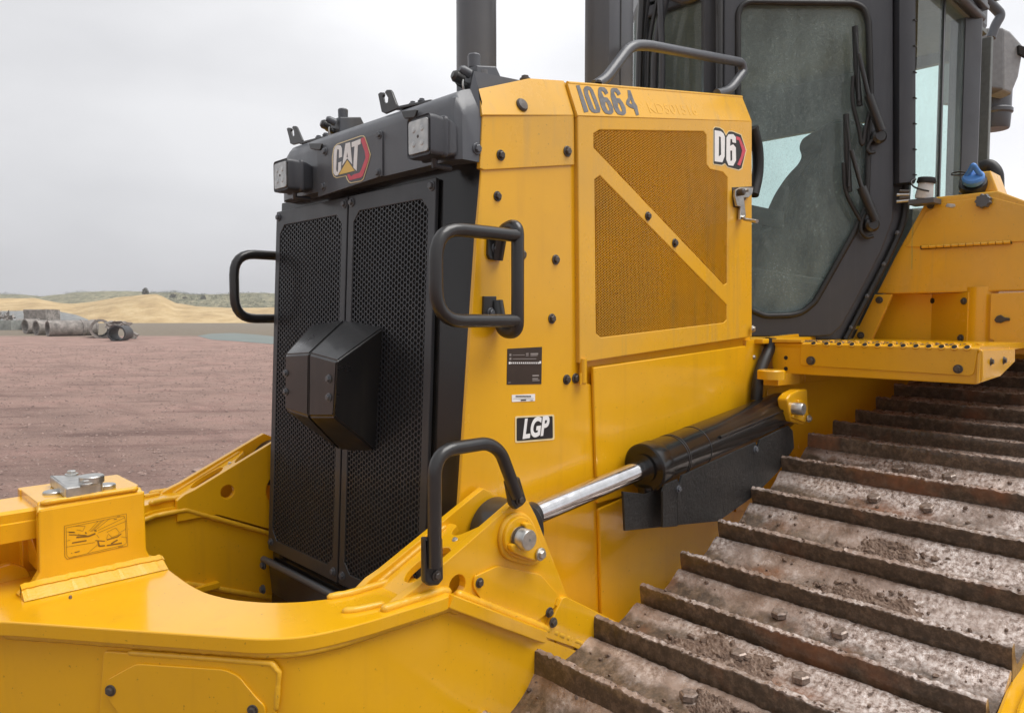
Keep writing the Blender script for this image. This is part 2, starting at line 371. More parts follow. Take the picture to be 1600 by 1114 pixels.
pts=[gpt(*p) for p in [(308,525),(330,521.5),(365,520.5),(400,523),(440,527),(520,530),(640,532),(640,541),(520,541),(440,539),(370,533.5),(330,531)]]
for p in pts: p.z=.012
pts=fillet(pts,1.2)
tag(meshobj('pond',pts,[tuple(range(len(pts)))],POND),kind='structure')
V=[];Fc=[]
# grey gravel stockpile behind the pipes
GRAV=hillmat('grey_gravel',(.16,.165,.16),(.24,.245,.24),(.33,.33,.32),.8)
pc=[(-60,492),(0,486),(50,485.5),(95,487),(120,492),(138,499),(142,503.5)]
vs=[];fs=[]
for i,(px,py) in enumerate(pc):
    for d,k in ((150,0),(165,1),(185,0)):
        p=polar(px,d); vs.append((p.x,p.y,((HOR-py)*165/F+CZ) if k else -.05))
for i in range(len(pc)-1):
    for j in range(2): fs.append((i*3+j,(i+1)*3+j,(i+1)*3+j+1,i*3+j+1))
tag(meshobj('gravel_pile',vs,fs,GRAV,smooth=True),'long low grey gravel stockpile behind the concrete pipes','gravel pile')
CONC=plain('old_concrete',(.25,.225,.205),.85,var=.5,sc=2.2); CONCD=plain('dark_steel_pipe',(.035,.033,.035),.6,var=.4,sc=3)
def pipe(px0,px1,pyb,dia_px,label,ang=0,d=None,name='concrete_pipe',material=None,open_left=True,wall=.13):
    d=d or CZ*F/(pyb-HOR); base=polar((px0+px1)/2,d); ln=(px1-px0)*d/F; r_=dia_px*d/F/2
    rt=empty(name,base); tag(rt,label,'pipe','concrete pipes dumped beside the yard' if name=='concrete_pipe' else None)
    dirv=(RT*math.cos(ang)+fh*math.sin(ang)); c=base+Vector((0,0,r_)); M=frame(dirv); seg=28; V=[];Fc=[]
    hl=max(.5,ln/2/max(.3,math.cos(ang)+.6*math.sin(ang)))
    prof=[(r_,-hl),(r_,hl*.8),(r_*1.10,hl*.82),(r_*1.10,hl),(r_-wall,hl),(r_-wall,-hl)]
    for rr,h in prof:
        for k in range(seg):
            a=6.28318*k/seg; q=c+M@Vector((rr*math.cos(a),rr*math.sin(a),h)); q+=Vector((noise.noise(q*2)*.03,)*3); V.append(q)
    n=len(prof)
    for i in range(n):
        for k in range(seg):
            k2=(k+1)%seg; j=(i+1)%n; Fc.append((i*seg+k,i*seg+k2,j*seg+k2,j*seg+k))
    o=meshobj('barrel',V,Fc,material or CONC,rt); fixn(o); autosmooth(o,40); return rt
pipe(40,60,521.5,23,'short grey concrete pipe, leftmost of the row',1.0)
pipe(57,78,523.5,23,'short concrete pipe second from the left of the row',1.0)
pipe(75,132,525,24,'longest concrete pipe in the row, open end to the left',.85)
pipe(128,152,525.5,22,'concrete pipe half hidden behind the wide open one',.7,d=70)
pipe(138,176,527,27,'widest concrete pipe, its open mouth facing right',-1.05)
pipe(70,150,520,20,'concrete pipe lying behind the long one',.1,d=80)
pipe(30,50,507,17,'tilted broken concrete pipe ring at the left behind the row',-.7,d=100)
pipe(178,201,532,23,'black corrugated pipe at the right end of the row',-1.25,name='corrugated_pipe',material=CONCD,wall=.04)
def block(name,pl,label,cat,material=CONC,rot=0,group=None,wob=.1,seed=1):
    px0,px1,py0,py1,d,dep=pl; base=polar((px0+px1)/2,d); base.z=max(0,(HOR-py1)*d/F+CZ) if py1<HOR+CZ*F/d-1 else 0
    w=(px1-px0)*d/F; h=(py1-py0)*d/F; r3=random.Random(seed); bm=bmesh.new(); bmesh.ops.create_cube(bm,size=1); bmesh.ops.subdivide_edges(bm,edges=bm.edges[:],cuts=3,use_grid_fill=True)
    M=Matrix((RT,fh,ZV)).transposed()@Matrix.Rotation(rot,3,'Y')
    for v in bm.verts: v.co=M@Vector((v.co.x*w,v.co.y*dep,v.co.z*h))+Vector((r3.uniform(-1,1),r3.uniform(-1,1),r3.uniform(-1,1)))*wob*.3
    me=bpy.data.meshes.new(name); bm.to_mesh(me); bm.free(); me.materials.append(material); o=bpy.data.objects.new(name,me); setup(o,None,base+Vector((0,0,h/2))); autosmooth(o,40)
    return tag(o,label,cat,group)
block('concrete_tank',(50,84,484,500,95,3.0),'weathered rectangular concrete tank rising behind the pipes','concrete tank',wob=.15)
block('concrete_slab',(-20,28,500,515,98,2.5),'long low grey concrete block at the left edge of the yard','concrete slab',plain('pale_concrete',(.27,.28,.26),.85,var=.3,sc=1.5),seed=2)
block('concrete_rubble',(172,199,503,512,60,1.2),'broken concrete slab lying across the black pipe','concrete slab',rot=.08,seed=3,wob=.5)
block('timber_plank',(198,216,518,521,58,.3),'thin grey plank leaning down at the right end of the pipe row','plank',rot=.55,seed=4,wob=.05)
block('concrete_lump',(200,212,521,530,59,.8),'small grey lump on the ground behind the leaning plank','concrete lump',seed=5,wob=.4)
V=[];Fc=[]; r3=random.Random(9)
for _ in range(60):
    p=polar(r3.uniform(-20,24),105+r3.uniform(-3,3)); p.z=1.2+r3.uniform(-.4,1.1); s=r3.uniform(.2,.7)
    i=len(V); q=[p+Vector((r3.uniform(-s,s),r3.uniform(-s,s),r3.uniform(-s,s))) for _ in range(4)]; V+=q; Fc+=[(i,i+1,i+2),(i,i+2,i+3),(i,i+3,i+1),(i+1,i+3,i+2)]
tag(meshobj('rubble_heap',V,Fc,CONC),'jumbled pale rubble piled behind the low concrete block','rubble',kind='stuff')
# stones in the yard gravel
STONE=plain('yard_stone',(.25,.175,.15),.85,var=.6,sc=14)
V=[];Fc=[]; r3=random.Random(11)
def addstone(V,Fc,p,s,r3):
    i=len(V); up=[]
    for k in range(6):
        a=k*1.047+r3.uniform(-.3,.3); up.append(p+Vector((math.cos(a)*s*r3.uniform(.7,1.1),math.sin(a)*s*r3.uniform(.7,1.1),s*r3.uniform(-.1,.25))))
    V+=up; V.append(p+Vector((r3.uniform(-.2,.2)*s,r3.uniform(-.2,.2)*s,s*r3.uniform(.5,.8)))); Fc+=[(i+k,i+(k+1)%6,i+6) for k in range(6)]
for _ in range(30000):
    d=3.6+40*r3.random()**1.5; px=r3.uniform(-500,1500); p=polar(px,d); addstone(V,Fc,p,r3.choice([.007,.010,.014,.022])*(1+d*.04),r3)
tag(meshobj('loose_gravel',V,Fc,STONE),'loose reddish stones scattered over the yard','gravel',kind='stuff')
for px,py,s,lab in ((311,735,.09,'dark rock on the gravel behind the far push arm'),(229,772,.06,'small dark rock on the gravel beside the yellow mounting block')):
    V=[];Fc=[]; addstone(V,Fc,Vector((0,0,0)),s,r3); p=gpt(px,py); tag(meshobj('rock',[v+p for v in V],Fc,STONE),lab,'rock')

#MACHINE
YC=1.94
dozer=empty('bulldozer',(1.9,YC,0)); tag(dozer,'large yellow crawler bulldozer with black grille, muddy tracks and 10664 on its hood','bulldozer')
BACK=Vector((0,1,0)); SIDE=YP(1.42)
# one bolt mesh, copied for every bolt head
def boltmesh(name,m,washer=True):
    bm=bmesh.new()
    def cyl(r1,r2,z0,z1,seg,rot=0):
        a=[bm.verts.new((r1*math.cos(rot+6.28318*k/seg),r1*math.sin(rot+6.28318*k/seg),z0)) for k in range(seg)]
        b=[bm.verts.new((r2*math.cos(rot+6.28318*k/seg),r2*math.sin(rot+6.28318*k/seg),z1)) for k in range(seg)]
        for k in range(seg): bm.faces.new((a[k],a[(k+1)%seg],b[(k+1)%seg],b[k]))
        bm.faces.new(b)
    if washer: cyl(1,1,-.1,.17,18); cyl(1,.93,.17,.22,18)
    cyl(.70,.70,.2,.62,6); cyl(.70,.55,.62,.72,6)
    me=bpy.data.meshes.new(name); bm.to_mesh(me); bm.free(); me.materials.append(m); return me
BM=boltmesh('bolt',BOLT); BZ=boltmesh('bolt_zinc',ZINC); BK=boltmesh('bolt_black',BLKV)
def bolt(p,N,r,parent,me=None,name='bolt',rot=None):
    o=bpy.data.objects.new(name,me or BM); setup(o,parent,Vector(p))
    M=frame(N)@Matrix.Rotation(rot if rot is not None else random.random()*1,3,'Z'); o.rotation_euler=M.to_euler(); o.scale=(r,r,r); return o
NY=Vector((0,-1,0)); NX=Vector((-1,0,0))
def bpx(pl,N,pts,rpx,parent,me=None):
    for x,y in pts:
        p=hit(pl,x,y); d=(p-CAM).dot(FW); bolt(p,N,rpx*d/F,parent,me)
# ---- side guard plate
sp_=plate('side_plate',hits(YP(1.417),[(752,262),(898,252),(905,562),(908,597),(926,601),(929,700),(935,830),(940,950),(945,1010),(704,1010),(711,880),(718,780),(735,520)]),.012,BACK,YEL,dozer,bev=.003)
bpx(YP(1.417),NY,[(777,307),(868,406),(862,498),(885,593),(899,591)],8,sp_)
bpx(YP(1.417),NY,[(816,398),(811,492)],8,sp_)
# ---- hood chamfer plane
CH=(Vector((1.62,1.42,2.326)),Vector((.056,1,-.35))); CHO=(CH[0]+Vector((0,-.003,0)),CH[1])
NCH=-CH[1].normalized()
up=plate('upper_side_plate',hits(YP(1.412),[(754,180),(897,180),(898,258),(757,266),(750,263)]),.014,BACK,YELD,dozer,bev=.002)
plate('upper_bevel',hits((CH[0]+Vector((0,-.008,0)),CH[1]),[(748,139),(827,122.5),(881,126),(897,180.5),(754,180)]),.012,-NCH,YELD,up,bev=.002)
bpx(YP(1.412),NY,[(782,243),(886,237)],8.5,up)
p=hit((CH[0]+Vector((0,-.008,0)),CH[1]),815,165); lathe('plug',[(.0185,0),(.0185,.004),(.015,.008),(.006,.009)],p,NCH,BOLT,up,seg=20)
# ---- perforated sheets
def inside(poly,x,y):
    c=False; n=len(poly)
    for i in range(n):
        x1,y1=poly[i]; x2,y2=poly[(i+1)%n]
        if (y1>y)!=(y2>y) and x<(x2-x1)*(y-y1)/(y2-y1)+x1: c=not c
    return c
def perf(name,poly3,O,U,Vv,pitch,hole,depth,mat_,parent,rot=0.0):
    """sheet of hexagonal cells, each with a real hole, clipped to the outline by cell centre"""
    N=U.cross(Vv); P2=[((p-O).dot(U),(p-O).dot(Vv)) for p in poly3]
    xs=[a for a,b in P2]; ys=[b for a,b in P2]; verts={};V=[];Fc=[]
    def vid(x,y,z):
        k=(round(x*1e5),round(y*1e5),round(z*1e5))
        if k not in verts: verts[k]=len(V); V.append(O+U*x+Vv*y+N*z)
        return verts[k]
    R_=pitch/math.sqrt(3); dy=pitch*math.sqrt(3)/2
    hexd=[(math.cos(math.pi/6+math.pi/3*k),math.sin(math.pi/6+math.pi/3*k)) for k in range(6)]
    j0=int(min(ys)/dy)-1; j1=int(max(ys)/dy)+2; i0=int(min(xs)/pitch)-1; i1=int(max(xs)/pitch)+2
    for j in range(j0,j1):
        for i in range(i0,i1):
            x=(i+.5*(j%2))*pitch; y=j*dy
            if not inside(P2,x,y): continue
            o=[vid(x+R_*a,y+R_*b,0) for a,b in hexd]; h=[vid(x+hole*a,y+hole*b,0) for a,b in hexd]; g=[vid(x+hole*a,y+hole*b,-depth) for a,b in hexd]
            for k in range(6):
                k2=(k+1)%6; Fc.append((o[k],o[k2],h[k2],h[k])); Fc.append((h[k],h[k2],g[k2],g[k]))
    return meshobj(name,V,Fc,mat_,parent)
# ---- hood door with two perforated fields
DP=YP(1.402)
upf=[(937.4,203.5),(1099.6,206),(1104,212),(1104.5,258),(1109.6,265),(1129.7,269.5),(1137,278),(1136,442),(1131,445),(928,231),(928,209)]
lof=[(937.4,275),(1135.4,476.5),(1135.4,499.5),(1131,504),(939,527),(931.7,521),(929.4,281)]
door=plate('hood_door',hits(DP,[(903,181),(1175,190),(1175,526),(906,567)]),.022,BACK,YELD,dozer,holes=[hits(DP,upf),hits(DP,lof)],bev=.003)
plate('door_bevel',hits((CH[0]+Vector((0,-.018,0)),CH[1]),[(887,130),(1160,152),(1175,190),(903,181)]),.014,-NCH,YELD,door,bev=.002)
a=hit((CH[0]+Vector((0,-.018,0)),CH[1]),888,130); b=hit((CH[0]+Vector((0,-.018,0)),CH[1]),1160,152)
tube('door_top_lip',[a+Vector((0,.004,.0)),b+Vector((0,.004,.0))],.006,YELD,door,res=2)
for poly in (upf,lof):
    O=hit(YP(1.4035),1000,400); perf('perforated_field',hits(YP(1.4035),poly),O,Vector((0,0,1)),Vector((-1,0,0)),.0080,.0041,.005,YELD,door)
bpx(DP,NY,[(1012,338),(1054,380)],7,door)
# latch
lt=plate('latch',hits(YP(1.385),zz([(370,725),(420,700),(540,705),(530,765),(490,800),(450,800),(470,980),(440,1010),(412,1010),(420,890),(385,880),(365,790)],.1615,1090,180)),.010,BACK,ZINC,door,bev=.002)
tube('latch_handle',[hit(YP(1.38),1161,338),hit(YP(1.38),1163,343),hit(YP(1.30),1183,346)],.006,ZINC,lt,r=.006)
lathe('latch_pivot',[(.013,0),(.013,.02),(.008,.024)],hit(YP(1.385),1154,301),NY,BOLT,lt,seg=14)
lathe('latch_stud',[(.006,0),(.006,.012)],hit(YP(1.385),1166,298),NY,ZINC,lt,seg=12)
plate('latch_plate',hits(YP(1.4),zz([(335,700),(540,690),(540,720),(400,900),(350,890)],.1615,1090,180)),.004,BACK,BOLT,lt,bev=.001)
# rubber bulb behind rear of door
tube('door_seal',[hit(YP(1.47),1176,200),hit(YP(1.47),1184,230),hit(YP(1.47),1185,270),hit(YP(1.47),1177,305)],.022,RUB,door,r=.05)
# ---- lower hood panels
PP=YP(1.405)
lp=plate('lower_hood_panel',hits(PP,[(927,574),(1166,540),(1166,640),(1150,730),(976,775),(934,787)]),.012,BACK,YEL,dozer,bev=.004,r=.008)
lq=plate('lower_hood_panel',hits(PP,[(936,795),(976,777),(1150,735),(1140,1000),(941,1000)]),.012,BACK,YEL,dozer,bev=.004,r=.008)
plate('door_recess',hits(YP(1.428),[(902,560),(1172,520),(1172,1000),(928,1000)]),.006,BACK,YEL,dozer,bev=.001)
# hinge knuckle
hg=lathe('door_hinge',[(.011,0),(.011,.07)],hit(YP(1.402),911,598),(0,0,1),YEL,dozer,seg=16); plate('hinge_leaf',hits(YP(1.398),[(907,583),(917,583),(917,600),(907,602)]),.006,BACK,YEL,hg,bev=.001)
# ---- core under the skins
def zf(x): return 2.26+(x-1.265)*.188 if x<1.62 else 2.326+(x-1.62)*.158
def zt(x):
    return interp([(1.2,2.30),(1.274,2.331),(1.472,2.404),(1.614,2.429),(1.631,2.425),(2.628,2.587),(2.8,2.61)],x)
secs=[]
for x in (1.26,1.47,1.62,2.0,2.64):
    secs.append([Vector((x,1.436,.62)),Vector((x,1.436,zf(x)-.012)),Vector((x,1.476,zt(x)-.012)),Vector((x,2.40,zt(x)-.012)),Vector((x,2.44,zf(x)-.012)),Vector((x,2.44,.62))])
loft('engine_bay',secs,DARK,dozer)
secs=[]
for x in (1.285,1.47,1.62,1.635,2.0,2.625):
    secs.append([Vector((x,1.462,zt(x)-.008)),Vector((x,2.41,zt(x)-.008)),Vector((x,2.41,zt(x)-.0)),Vector((x,1.462,zt(x)-.0))])
ht=loft('hood_top',secs,YELD,dozer)
bolt((1.52,1.52,2.425),(0,0,1),.016,ht)
plate('far_side_plate',[(1.26,2.455,.7),(2.64,2.455,.7),(2.64,2.455,2.46),(1.62,2.455,2.31),(1.26,2.455,2.24)],.012,(0,-1,0),YEL,dozer)
# ---- front
def xf(z): return 1.226-.045*(2.115-z)
def xe(z): return 1.262-.076*(2.1-z)
secs=[]
for z in (.62,.95,1.5,2.0,2.145):
    secs.append([Vector((xf(z)+.006,2.435,z)),Vector((xf(z)+.006,1.476,z)),Vector((max(xe(z)-.004,xf(z)+.012),1.421,z)),Vector((1.42,1.421,z)),Vector((1.42,2.435,z))])
rf=loft('radiator_frame',secs,BLKG,dozer)
FPn=Vector((1,0,-.045)).normalized(); FPp=(Vector((1.226,0,2.115)),FPn); FPo=(FPp[0]-FPn*.004,FPn)
def FPT(y,z,o=0): return Vector((xf(z)-o,y,z))
NF=-FPn
Uf=Vector((0,-1,0)); Vf=Vector((.045,0,1)).normalized()
for y0,y1 in ((1.543,1.967),(1.975,2.437)):
    m=.030; z0,z1=.935,2.113; c=.03
    outl=[FPT(y0,z0),FPT(y1,z0),FPT(y1,z1),FPT(y0,z1)]
    hole=[FPT(y0+m,z0+m+.012+c),FPT(y0+m+c,z0+m+.012),FPT(y1-m-c,z0+m+.012),FPT(y1-m,z0+m+.012+c),FPT(y1-m,z1-m-.02-c),FPT(y1-m-c,z1-m-.02),FPT(y0+m+c,z1-m-.02),FPT(y0+m,z1-m-.02-c)]
    outl=[p-FPn*.012 for p in outl]; hole=[p-FPn*.012 for p in hole]
    g=plate('grille_panel',outl,.012,FPn,GRL,dozer,holes=[hole],bev=.002,r=.006)
    big=[p+(p-sum(hole,Vector())/8).normalized()*.008 for p in hole]
    perf('honeycomb_screen',[p+FPn*.002 for p in big],hole[0]+FPn*.002,Vf,-Uf,.0158,.0073,.004,GRL,g)
    for (yy,zz_) in ((y0+.016,z1-.02),(y1-.018,z1-.02),(y0+.022,z0+.03),(y1-.022,z0+.03)): bolt(FPT(yy,zz_,.012),NF,.0135,g,BK)
for y0,y1 in ((1.56,1.955),(1.99,2.42)):
    plate('grille_shade_sheet',[FPT(y0,.95,-.0045),FPT(y1,.95,-.0045),FPT(y1,2.10,-.0045),FPT(y0,2.10,-.0045)],.003,FPn,DARK,rf,bev=0)  # dark sheets close behind the screens stand in for the shade inside
# lower guard below the grille
bar=tube('guard_bar',[FPT(1.50,.905,.03),FPT(2.435,.905,.03)],.011,BLKV,dozer)
plate('lower_guard',[FPT(1.50,.90,.012),FPT(2.437,.90,.012),Vector((1.19,2.437,.60)),Vector((1.19,1.50,.60))],.012,(1,0,0),BLK,dozer)
for z in (.885,.80): bolt(FPT(2.43,z,.03),NX,.016,bar,BK)
box('belly_pan',(.95,1.50,.50),(2.4,2.40,.56),DARK,dozer)
# nose box on the grille
nb=[]
f=lambda pts,X_: hits(XP(X_),pts)
def nosebox(base,front,label):
    b_=[hit(FPp,*q) for q in base]; f_=[hit(XP(1.04),*q) for q in front]
    n=len(b_); V=b_+f_; Fc=[(i,(i+1)%n,n+(i+1)%n,n+i) for i in range(n)]+[tuple(range(n,2*n))]
    o=meshobj('nose_guard',V,Fc,BLK,dozer); fixn(o)
    bm=bmesh.new(); bm.from_mesh(o.data); bmesh.ops.bevel(bm,geom=[e for e in bm.edges if len(e.link_faces)==2],offset=.006,segments=3,affect='EDGES'); bm.to_mesh(o.data); bm.free(); autosmooth(o,25); return o
n1=nosebox([(542,497),(602,509),(589,707),(535,706)],[(483,552),(526,564),(521,651),(482,651)],'')
n2=nosebox([(541,497),(489,506),(487,672),(534,706)],[(482.3,552),(445,554),(445,640),(481.3,651)],'')
bpx(XP(1.04),NX,[(514,592),(514,621)],7,n1,BK); bpx(XP(1.04),NX,[(447,583),(447,612)],6,n2,BK)
# ---- top cap
prof=[(1.186,2.139),(1.185,2.27),(1.19,2.292),(1.203,2.308),(1.222,2.318),(1.25,2.327),(1.45,2.397),(1.45,2.139)]
def sec(y,dx,zcap,ztop=9):
    return [Vector((x+(dx if x<1.3 else 0),y,min(z,(2.245+(x-1.19)*.16+zcap)))) for x,z in prof]
secs=[[Vector((x+(.012 if x<1.3 else 0),1.416,min(z,2.247+(x-1.19)*.17))) for x,z in prof],
      [Vector((x+(.0 if x<1.3 else 0),1.432,min(z,2.290+(x-1.19)*.17))) for x,z in prof],
      [Vector((x,1.447,min(z,2.330+(x-1.19)*.17))) for x,z in prof],
      [Vector((x,1.47,z)) for x,z in prof],[Vector((x,2.29,z)) for x,z in prof],
      [Vector((x+(.004 if x<1.3 else 0),2.33,z-(.02 if z>2.2 else 0))) for x,z in prof],
      [Vector((x+(.02 if x<1.3 else 0),2.365,z-(.06 if z>2.2 else 0))) for x,z in prof]]
cap=loft('hood_cap',[[Vector((min(q.x,1.262+ .188*max(0,(q.y-1.447)/.023)) if q.y<1.48 else q.x,q.y,q.z)) for q in s_] for s_ in secs],BLKV,dozer,smooth=28)
bolt(hit(YP(1.416),745,233),NY,.0145,cap,BK)
CP=XP(1.184)
# access panel with badge
plate('badge_panel',hits(XP(1.181),[(495,237),(597,206),(597,275),(497,308)]),.004,(1,0,0),BLKV,cap,bev=.001)
bpx(XP(1.181),NX,[(593,211),(591,270),(508,237),(506,292)],6.5,cap,BK)
def decal(name,pts,pl,off,N,m,parent,holes=(),s=None,ox=0,oy=0,th=.0008):
    pl=(pl[0]+N*off,pl[1])
    if s: pts=zz(pts,s,ox,oy); holes=[zz(h,s,ox,oy) for h in holes]
    return plate(name,hits(pl,pts),th,-N,m,parent,holes=[hits(pl,h) for h in holes],bev=0)
kw=dict(s=.10772,ox=490,oy=190); LP=XP(1.180)
bd=decal('badge',[(268,740),(266,520),(285,400),(300,365),(340,325),(680,207),(725,207),(745,230),(785,340),(826,480),(808,565),(725,835),(690,870),(540,897),(510,885),(480,840),(465,795),(330,825),(290,800)],LP,.0004,NX,DCREAM,cap,**kw)
decal('badge_field',[(280,740),(278,520),(295,405),(310,375),(345,337),(685,219),(718,219),(733,236),(773,345),(812,480),(797,560),(716,825),(684,858),(545,884),(518,874),(492,832),(474,783),(332,811),(298,790)],LP,.001,NX,BLKV,bd,**kw)
for nm,m_,p_,h_ in (('letter',DWHITE,[(290,480),(298,410),(318,362),(350,343),(390,352),(409,390),(410,515),(366,531),(368,420),(355,398),(342,410),(336,460),(325,700),(334,735),(348,735),(356,700),(358,598),(402,582),(395,700),(350,782),(312,788),(286,745)],[]),
                 ('letter',DWHITE,[(415,642),(462,322),(528,303),(558,622),(487,536)],[[(488,440),(476,520),(498,528)]]),
                 ('letter',DWHITE,[(550,305),(680,253),(680,330),(641,346),(622,718),(575,668),(592,362),(552,376)],[]),
                 ('triangle',DYEL,[(487,562),(595,716),(362,776)],[]),
                 ('red_band',DRED,[(688,245),(733,232),(775,365),(808,490),(785,590),(712,790),(690,812),(520,855),(485,775),(515,765),(545,800),(580,770),(665,745),(690,700),(752,530),(742,440),(688,285)],[])):
    decal(nm,p_,LP,.0018,NX,m_,bd,holes=h_,**kw)
# head lamps
def lamp(face,xr,right,lpx):
    fx=1.10; V=hits(XP(fx),face); c=sum(V,Vector())/4
    y0=min(v.y for v in V); y1=max(v.y for v in V); z0=min(v.z for v in V); z1=max(v.z for v in V)
    yc,zc=(y0+y1)/2,(z0+z1)/2; hy,hz=(y1-y0)/2,(z1-z0)/2
    def ring(x,k,r=.012): return fillet([Vector((x,yc+a*hy*k,zc+b*hz*k)) for a,b in ((-1,-1),(1,-1),(1,1),(-1,1))],r,4)
    rt=loft('head_lamp',[ring(fx,.95),ring(fx-.004,1.0),ring(fx+.012,1.02),ring(fx+.036,.99),ring(fx+.040,1.05),ring(fx+.048,1.05),ring(fx+.052,.97),ring(1.165,.93),ring(1.185,.80)],CABV,cap,smooth=40)
    for k in range(0): plate('fin',[Vector((1.12,y0-.002,z0+.012+k*.013)),Vector((1.165,y0-.002,z0+.012+k*.013)),Vector((1.165,y0-.002,z0+.016+k*.013)),Vector((1.12,y0-.002,z0+.016+k*.013))],.005,(0,1,0),CABV,rt,bev=0)
    plate('lens',ring(fx-.0065,.82,.008),.006,(1,0,0),LENS,rt,bev=.001)
    for a_,b_ in ((-.35,-.35),(.35,-.35),(-.35,.35),(.35,.35),(0,0)):
        lathe('led',[(.0075,0),(.006,.0008),(.003,.001)] if a_ else [(.004,0),(.003,.001)],(fx-.0066,yc+a_*hy,zc+b_*hz),NX,LENS if a_ else BOLT,rt,seg=16)
    tube('bracket',[(1.14,yc-.005,z0+.01),(1.14,yc-.005,z0-.016),(1.19,yc-.005,z0-.016)],.009,CABV,rt,res=2)
lamp([(638,189),(672,177),(675,241),(642,247)],0,0,0)
lamp([(429,254),(450,250),(452,296),(432,299)],0,0,0)
# lifting hooks
HK=[(250,385),(240,340),(210,190),(235,170),(268,172),(272,195),(262,225),(270,268),(293,290),(316,278),(320,232),(300,200),(284,170),(305,143),(342,142),(360,165),(410,300),(440,330),(420,350),(290,405)]
HK2=[(205,400),(195,350),(170,255),(185,245),(208,248),(216,262),(210,280),(218,320),(232,332),(243,322),(240,280),(222,245),(232,230),(255,230),(268,245),(322,370),(310,392),(230,412)]
for poly,s,ox,oy,tabpx,bp in ((HK,.1437,560,120,[(613,170),(672,158),(652,171),(648,184),(631,186),(626,174)],[(645,160),(659,155.5)]),(HK2,.1616,420,160,[(468,224),(512,213),(503,224),(500,235),(484,233),(482,224)],[(498,213),(509,209)])):
    X0=1.195; h=plate('lifting_hook',hits(XP(X0+.02),zz(poly,s,ox,oy)),.008,(1,0,0),BLK,cap,bev=.002)
    pts=hits(XP(X0+.02),tabpx[:1]+[tabpx[1]]); a,b=pts
    plate('hook_arm',[a+Vector((0,0,.004)),b+Vector((0,0,.004)),b+Vector((.08,0,.012)),a+Vector((.08,0,.012))],.008,(0,0,-1),BLK,h,bev=.002)
    plate('hook_tab',hits(XP(1.178),tabpx[2:]),.006,(1,0,0),BLK,h,bev=.002,r=.006)
    for q in bp: bolt(hit(XP(X0+.04),*q)+Vector((0,0,-.006)),(0,0,1),.011,h,BK)
# sensor boxes on the hood
def sbox(poly,Yv,W_,knob,con,label=False):
    pts=hits(YP(Yv),poly); o=plate('relay_box',pts,W_,(0,1,0),BLKV,cap,bev=.004)
    k=hit(YP(Yv+W_*.5),*knob); lathe('knob',[(.017,-.02),(.018,.012),(.015,.016)],k,(0,0,1),BLKV,o,seg=16)
    lo=min(p.z for p in pts); x0=min(p.x for p in pts)
    for i,(dx,dz,r_) in enumerate(((-.02,.045,.013),(-.035,.03,.016),(-.012,.02,.010))):
        c=Vector((x0+dx,Yv+.02+.012*i,lo+dz)); lathe('connector',[(r_,-.012),(r_,.012),(r_*.6,.02)],c,(-1,.2,.3),BLK if i else BLKV,o,seg=12)
    ch=[Vector((x0-.03,Yv+.02,lo+.03)),Vector((x0-.034,Yv+.018,lo+.01)),Vector((x0-.025,Yv+.02,lo-.012)),Vector((x0-.01,Yv+.03,lo-.002)),Vector((x0+.01,Yv+.03,lo-.004))]
    tube('chain',ch,.003,ZINC,o,r=.01,res=2)
    return o
rb=sbox([(745,102),(775.5,103.7),(787,129),(787,134),(745,140)],1.50,.085,(741,95),0)
LB=YP(1.5)
dl=decal('warning_label',[(865,395),(1000,395),(1025,595),(890,590)],LB,.0006,NY,STEN,rb,s=.0718,ox=690,oy=80)
sbox([(531.5,183),(564,183),(569.5,194),(569.5,199),(531.5,210)],2.28,.085,(536,178),0)
# ---- hood door lettering
kw=dict(s=.15,ox=880,oy=110); CHL=(CH[0]+Vector((0,-.018,0)),CH[1])
six=[(365,200),(372,182),(388,174),(430,180),(455,205),(470,238),(440,256),(424,228),(408,214),(398,225),(425,282),(458,285),(490,325),(520,385),(525,435),(510,455),(490,461),(440,450),(415,420),(395,375),(365,262)]
sh=[(438,330),(455,335),(482,400),(485,425),(465,420),(442,375)]
nums=[([(135,160),(170,155),(265,430),(220,441)],[]),
      ([(212,200),(225,172),(250,165),(285,175),(310,205),(345,290),(388,405),(383,440),(330,446),(300,435),(275,405),(225,262)],[[(258,208),(275,205),(340,380),(345,412),(325,408),(262,245)]]),
      (six,[sh]),([(a+131,b+9) for a,b in six],[[(a+131,b+9) for a,b in sh]]),
      ([(672,208),(700,210),(742,328),(772,375),(776,400),(790,465),(762,472),(738,404),(690,385),(656,352),(660,318),(678,285)],[[(702,300),(690,345),(722,356)]])]
for p_,h_ in nums: decal('number',p_,CHL,.0012,NCH,STEN,door,holes=h_,**kw)
kw=dict(s=.1615,ox=1090,oy=180)
bd=decal('badge',[(148,470),(150,130),(170,112),(215,118),(250,142),(275,190),(300,153),(335,153),(425,188),(475,342),(432,522),(400,540),(290,510),(265,478),(235,495),(155,480)],DP,.0006,NY,DCREAM,door,**kw)
decal('badge_field',[(156,462),(157,135),(172,120),(213,126),(245,148),(275,203),(303,161),(335,161),(419,194),(466,342),(425,513),(398,528),(294,500),(266,465),(234,482),(160,471)],DP,.0012,NY,DDARK,bd,**kw)
decal('letter',[(165,148),(225,158),(252,180),(265,215),(262,400),(240,458),(165,448)],DP,.002,NY,DWHITE,bd,holes=[[(207,205),(225,215),(228,385),(205,402)]],**kw)
decal('letter',[(280,220),(300,188),(345,186),(370,215),(372,272),(338,265),(334,235),(318,232),(314,300),(345,285),(370,315),(372,440),(345,492),(300,487),(278,432)],DP,.002,NY,DWHITE,bd,holes=[[(316,345),(335,345),(335,440),(318,445)]],**kw)
decal('red_band',[(375,205),(410,218),(468,345),(412,492),(385,480),(420,400),(432,345),(400,245),(375,240)],DP,.002,NY,DRED,bd,**kw)
